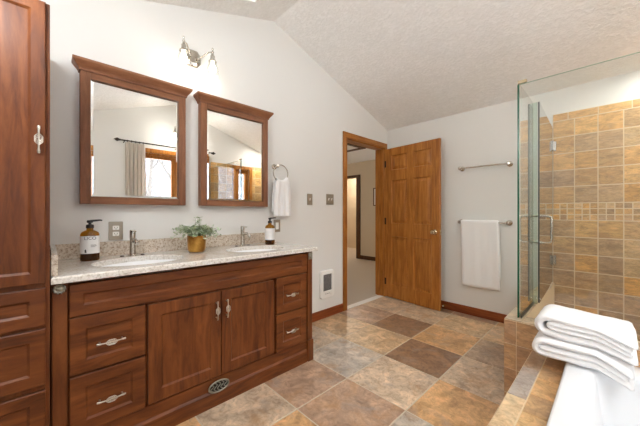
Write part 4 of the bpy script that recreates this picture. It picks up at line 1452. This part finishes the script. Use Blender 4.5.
sd = thing('shower_door', (XDO, YB - 0.02, ZG0), 'hinged clear glass shower door with a bent bar handle', 'shower door')
XH1 = 1.826
yh = YB - 0.020
d0 = Vector((XH1, yh, 0)); d1 = Vector((XDO, YDO, 0))
dv = (d1 - d0); DL = dv.length; du = dv / DL
ang = math.atan2(du.y, du.x)
MD = Matrix.Translation(d0) @ Matrix.Rotation(ang, 4, 'Z')       # local x: hinge to free edge, local y: across
m = MB(); m.box(0.006, DL - 0.004, -GT / 2, GT / 2, ZG0 + 0.010, ZG1); m.xform(MD); m.build('glass', M['glass'], sd)
m = MB(); m.box(DL - 0.004, DL, -GT / 2, GT / 2, ZG0 + 0.010, ZG1); m.xform(MD); m.build('free_edge', M['rubber'], sd)
m = MB(); m.box(0.002, 0.006, -GT / 2, GT / 2, ZG0 + 0.010, ZG1); m.xform(MD); m.build('hinge_side_edge', M['rubber'], sd)
ho = 0.058
for s in (-1, 1):
    zc, hh_, pj = 1.045, 0.098, 0.068
    pts = [(DL - ho, s * 0.005, zc + hh_)]
    for k in range(7):
        a = PI / 2 * k / 6
        pts.append((DL - ho, s * (pj - 0.022 + 0.022 * math.sin(a)), zc + hh_ - 0.022 + 0.022 * math.cos(a)))
    for k in range(7):
        a = PI / 2 * k / 6
        pts.append((DL - ho, s * (pj - 0.022 + 0.022 * math.cos(a)), zc - hh_ + 0.022 - 0.022 * math.sin(a)))
    pts.append((DL - ho, s * 0.005, zc - hh_))
    m = MB(); m.tube(pts, 0.0085, 14)
    for q in (-1, 1): m.lathe([(0.013, 0.0), (0.013, 0.004), (0.009, 0.005)], (DL - ho, s * 0.005, zc + q * hh_), (0, s, 0), 16)
    m.xform(MD); m.build('handle', M['nickel'], sd, 50)
for z in (1.80, 0.72):
    m = MB()
    m.box(-0.006, 0.052, GT / 2 + 0.0005, GT / 2 + 0.014, z - 0.045, z + 0.045, 0.003); m.box(-0.006, 0.052, -GT / 2 - 0.014, -GT / 2 - 0.0005, z - 0.045, z + 0.045, 0.003)
    m.box(-0.010, -0.004, -0.030, 0.030, z - 0.045, z + 0.045, 0.002)
    m.xform(MD); m.build('hinge', M['chrome'], sd)

# ------------------------------------------------------------------ folded towels on the tub rim
def ribbon(paths, y0, y1, warp, ny=16, seed=0.0):
    """each path: [(x, z)], half thickness; swept from y0 to y1 as soft cloth, ends rounded"""
    m = MB()
    for pi_, (path, ht_) in enumerate(paths):
        # resample
        P = [Vector((a, b)) for a, b in path]
        cum = [0]
        for a, b in zip(P[:-1], P[1:]): cum.append(cum[-1] + (b - a).length)
        n = max(24, int(cum[-1] / 0.009))
        R = []
        for k in range(n + 1):
            s = cum[-1] * k / n
            i = max(j for j in range(len(cum)) if cum[j] <= s + 1e-9)
            i = min(i, len(P) - 2)
            R.append(P[i].lerp(P[i + 1], (s - cum[i]) / max(cum[i + 1] - cum[i], 1e-9)))
        for _ in range(3):
            R = [R[0]] + [(R[i - 1] + R[i] * 2 + R[i + 1]) / 4 for i in range(1, n)] + [R[-1]]
        L, Rt = [], []
        for i, p in enumerate(R):
            tn = (R[min(i + 1, n)] - R[max(i - 1, 0)]).normalized()
            nn = Vector((-tn.y, tn.x))
            L.append(nn); Rt.append(tn)
        rings = []
        for j in range(ny + 1):
            v = j / ny
            y = y0 + (y1 - y0) * v
            en = min(v, 1 - v) * (y1 - y0)
            sc = math.sqrt(max(0.0, 1 - (1 - min(1, en / 0.012)) ** 2)) * 0.85 + 0.15
            ring = []

            def pt(i, side, capd=0.0):
                q = R[i] + L[i] * (ht_ * side * sc) + Rt[i] * capd
                nz = noise.noise(Vector((q.x * 16, y * 16, q.y * 16 + seed))) * 0.0035 + noise.noise(Vector((q.x * 5, y * 6, seed + pi_))) * 0.006
                return warp(q.x, y, q.y + nz)
            for i in range(n + 1): ring.append(pt(i, 1))
            ring.append(pt(n, 0.5, ht_ * 0.8 * sc)); ring.append(pt(n, -0.5, ht_ * 0.8 * sc))
            for i in range(n, -1, -1): ring.append(pt(i, -1))
            ring.append(pt(0, -0.5, -ht_ * 0.8 * sc)); ring.append(pt(0, 0.5, -ht_ * 0.8 * sc))
            rings.append(ring)
        m.loft(rings)
    return m


def fold_path(xl, xr, zb, zt_, bul=0.006):
    """a C: from the right end of the top layer, round the left fold, back along the bottom layer"""
    r = (zt_ - zb) / 2; zc = (zt_ + zb) / 2
    p = [(xr, zt_ - 0.004), ((xl + xr) / 2 + 0.04, zt_), (xl + r * 1.6, zt_ + bul)]
    for k in range(1, 10):
        a = PI / 2 + PI * k / 10
        p.append((xl + r + r * 1.05 * math.cos(a), zc + (r + bul * 0.6) * math.sin(a)))
    p += [(xl + r * 1.6, zb), ((xl + xr) / 2, zb), (xr, zb + 0.002)]
    return p


FX0, FX1 = 1.935, 2.305


def warp_top(x, y, z):
    u = (x - FX0) / (FX1 - FX0); v = (y - 1.83) / 0.28
    zz = z + 0.014 * max(0, 0.35 - u) * 2 - 0.012 * max(0.0, u - 0.25) ** 1.5 - 0.17 * max(0, u - 0.64) * max(0.0, 1 - v / 0.42)
    return (x + 0.015 * (1 - v) * u, y + 0.03 * u * (1 - v), zz)


def warp_low(x, y, z):
    u = (x - FX0) / (FX1 - FX0); v = (y - 1.83) / 0.28
    zz = z - 0.20 * max(0, u - 0.64) * max(0.0, 1 - v / 0.42)
    return (x + 0.01 * (1 - v) * u, y + 0.03 * u * (1 - v), zz)


b0 = ZR + 0.008
m = ribbon([(fold_path(1.948, 2.278, b0 + 0.018, b0 + 0.076), 0.0145), ([(1.972, b0 + 0.047), (2.10, b0 + 0.047), (2.262, b0 + 0.047)], 0.0125)], 1.825, 2.070, warp_low, seed=3.3)
lo = m.build('folded_towel', M['terry'], None, 180)
tag(lo, 'thick white folded bath towel, lower of the two stacked on the tub rim', 'towel', 'folded towels stacked on the tub')
m = ribbon([(fold_path(1.958, 2.284, b0 + 0.119, b0 + 0.194), 0.0165), (fold_path(1.996, 2.272, b0 + 0.145, b0 + 0.168, 0.0), 0.0115)], 1.845, 2.110, warp_top, seed=8.1)
hi = m.build('folded_towel', M['terry'], None, 180)
tag(hi, 'thick white folded bath towel, upper of the two stacked on the tub rim', 'towel', 'folded towels stacked on the tub')

# ------------------------------------------------------------------ curtains over the tub window (seen in the mirrors)
rx = XR - 0.085
zr = 2.245
cr = thing('curtain_rod', (rx, 1.5, zr), 'dark bronze curtain rod over the tub window, seen in a mirror', 'curtain rod')
m = MB(); m.tube([(rx, 0.78, zr), (rx, 2.14, zr)], 0.010, 12); m.build('rod', M['bronze'], cr, 60)
for y, s in ((0.78, -1), (2.14, 1)):
    m = MB(); m.lathe([(0.012, 0), (0.018, 0.006), (0.012, 0.014), (0.022, 0.026), (0.026, 0.040), (0.020, 0.055), (0.008, 0.066), (0.010, 0.072), (0.0, 0.082)], (rx, y, zr), (0, s, 0), 20)
    m.build('finial', M['bronze'], cr, 40)
for y in (0.83, 1.55, 2.10):
    m = MB(); m.tube([(XR - 0.0005, y, zr - 0.018), (rx + 0.01, y, zr - 0.018), (rx, y, zr - 0.010)], 0.006, 8); m.build('bracket', M['bronze'], cr, 60)


def curtain(y0, y1, label):
    m = MB()
    n, nz_ = 56, 10
    rings = []
    for j in range(nz_ + 1):
        z = 0.62 + (zr - 0.024 - 0.62) * j / nz_
        amp = 0.017
        f = [(rx + amp * math.sin(k / n * 2 * PI * 5 + 0.4 * noise.noise(Vector((k * 0.1, z, y0)))) * (1.0 if j < nz_ else 0.8), y0 + (y1 - y0) * k / n, z) for k in range(n + 1)]
        bk = [(x + 0.003, y, z) for x, y, z in f[::-1]]
        rings.append(f + bk)
    m.loft(rings)
    o = tag(m.build('curtain', M['curtain'], None, 60), label, 'curtain', 'curtains over the tub window')
    for k in range(5):
        yy = y0 + (y1 - y0) * (k + 0.5) / 5
        m = MB(); m.tube([(rx + 0.018 * math.cos(2 * PI * q / 20), yy, zr - 0.004 + 0.018 * math.sin(2 * PI * q / 20)) for q in range(21)], 0.0025, 6, False)
        m.build('curtain_ring', M['bronze'], o, 60)


curtain(0.84, 1.10, 'pale linen curtain on the left of the tub window in the mirror')
curtain(1.99, 2.08, 'pale linen curtain nearer the shower, seen in a mirror')

# ------------------------------------------------------------------ outside the windows
m = MB(); m.box(XR + 0.3, 40, -20, 30, -0.9, -0.7); struct(m.build('ground_outside', M['whitened']), 'snow ground outside the windows, to bounce daylight onto the ceiling', 'ground')
def hill():
    m = MB()
    n = 40
    rows = []
    for i, (x, h) in enumerate(((21, -0.75), (24, 1.2), (29, 5.0), (35, 9.0), (40, 11.0))):
        rows.append([(x + 0.6 * noise.noise(Vector((k * 0.3, i, 1))), -20 + 50 * k / n, h + (0.8 * noise.noise(Vector((k * 0.5, i * 0.7, 4))) if i else 0)) for k in range(n + 1)])
    m.loft(rows, False, False, False)
    struct(m.build('hillside_outside', M['woods'], None, 180), 'wooded winter hillside outside the windows', 'hillside')


hill()
rnd = random.Random(11)


def tree(x, y, h, k):
    m = MB()
    def branch(p, d, L, r, lev):
        pts = [p]
        n = 5
        for i in range(n):
            d = (d + Vector((rnd.uniform(-.16, .16), rnd.uniform(-.16, .16), rnd.uniform(-.03, .12)))).normalized()
            pts.append(pts[-1] + d * L / n)
        m.tube(pts, [r * (1 - 0.6 * i / n) for i in range(n + 1)], 6)
        if lev == 0: return
        for i in range(1, n + 1):
            for _ in range(2 if lev > 1 else 2):
                a = rnd.uniform(0, 2 * PI)
                nd = (d * 0.7 + Vector((math.cos(a), math.sin(a), rnd.uniform(0.1, 0.7)))).normalized()
                branch(pts[i], nd, L * rnd.uniform(0.24, 0.36), r * (0.5 - 0.04 * i), lev - 1)
    branch(Vector((x, y, -0.75)), Vector((0, 0, 1)), h, 0.11, 2)
    o = m.build('bare_tree', M['bark'])
    tag(o, 'bare grey winter tree outside the window, seen in a mirror', 'tree', 'bare trees outside the windows')


for k, (x, y) in enumerate(((6.4, 2.4), (8.6, 5.2), (11.4, 3.2), (12.6, 8.6), (15.6, 5.6), (17.0, 11.2), (20.0, 8.0))):
    tree(x, y, rnd.uniform(5.5, 7.0), k)
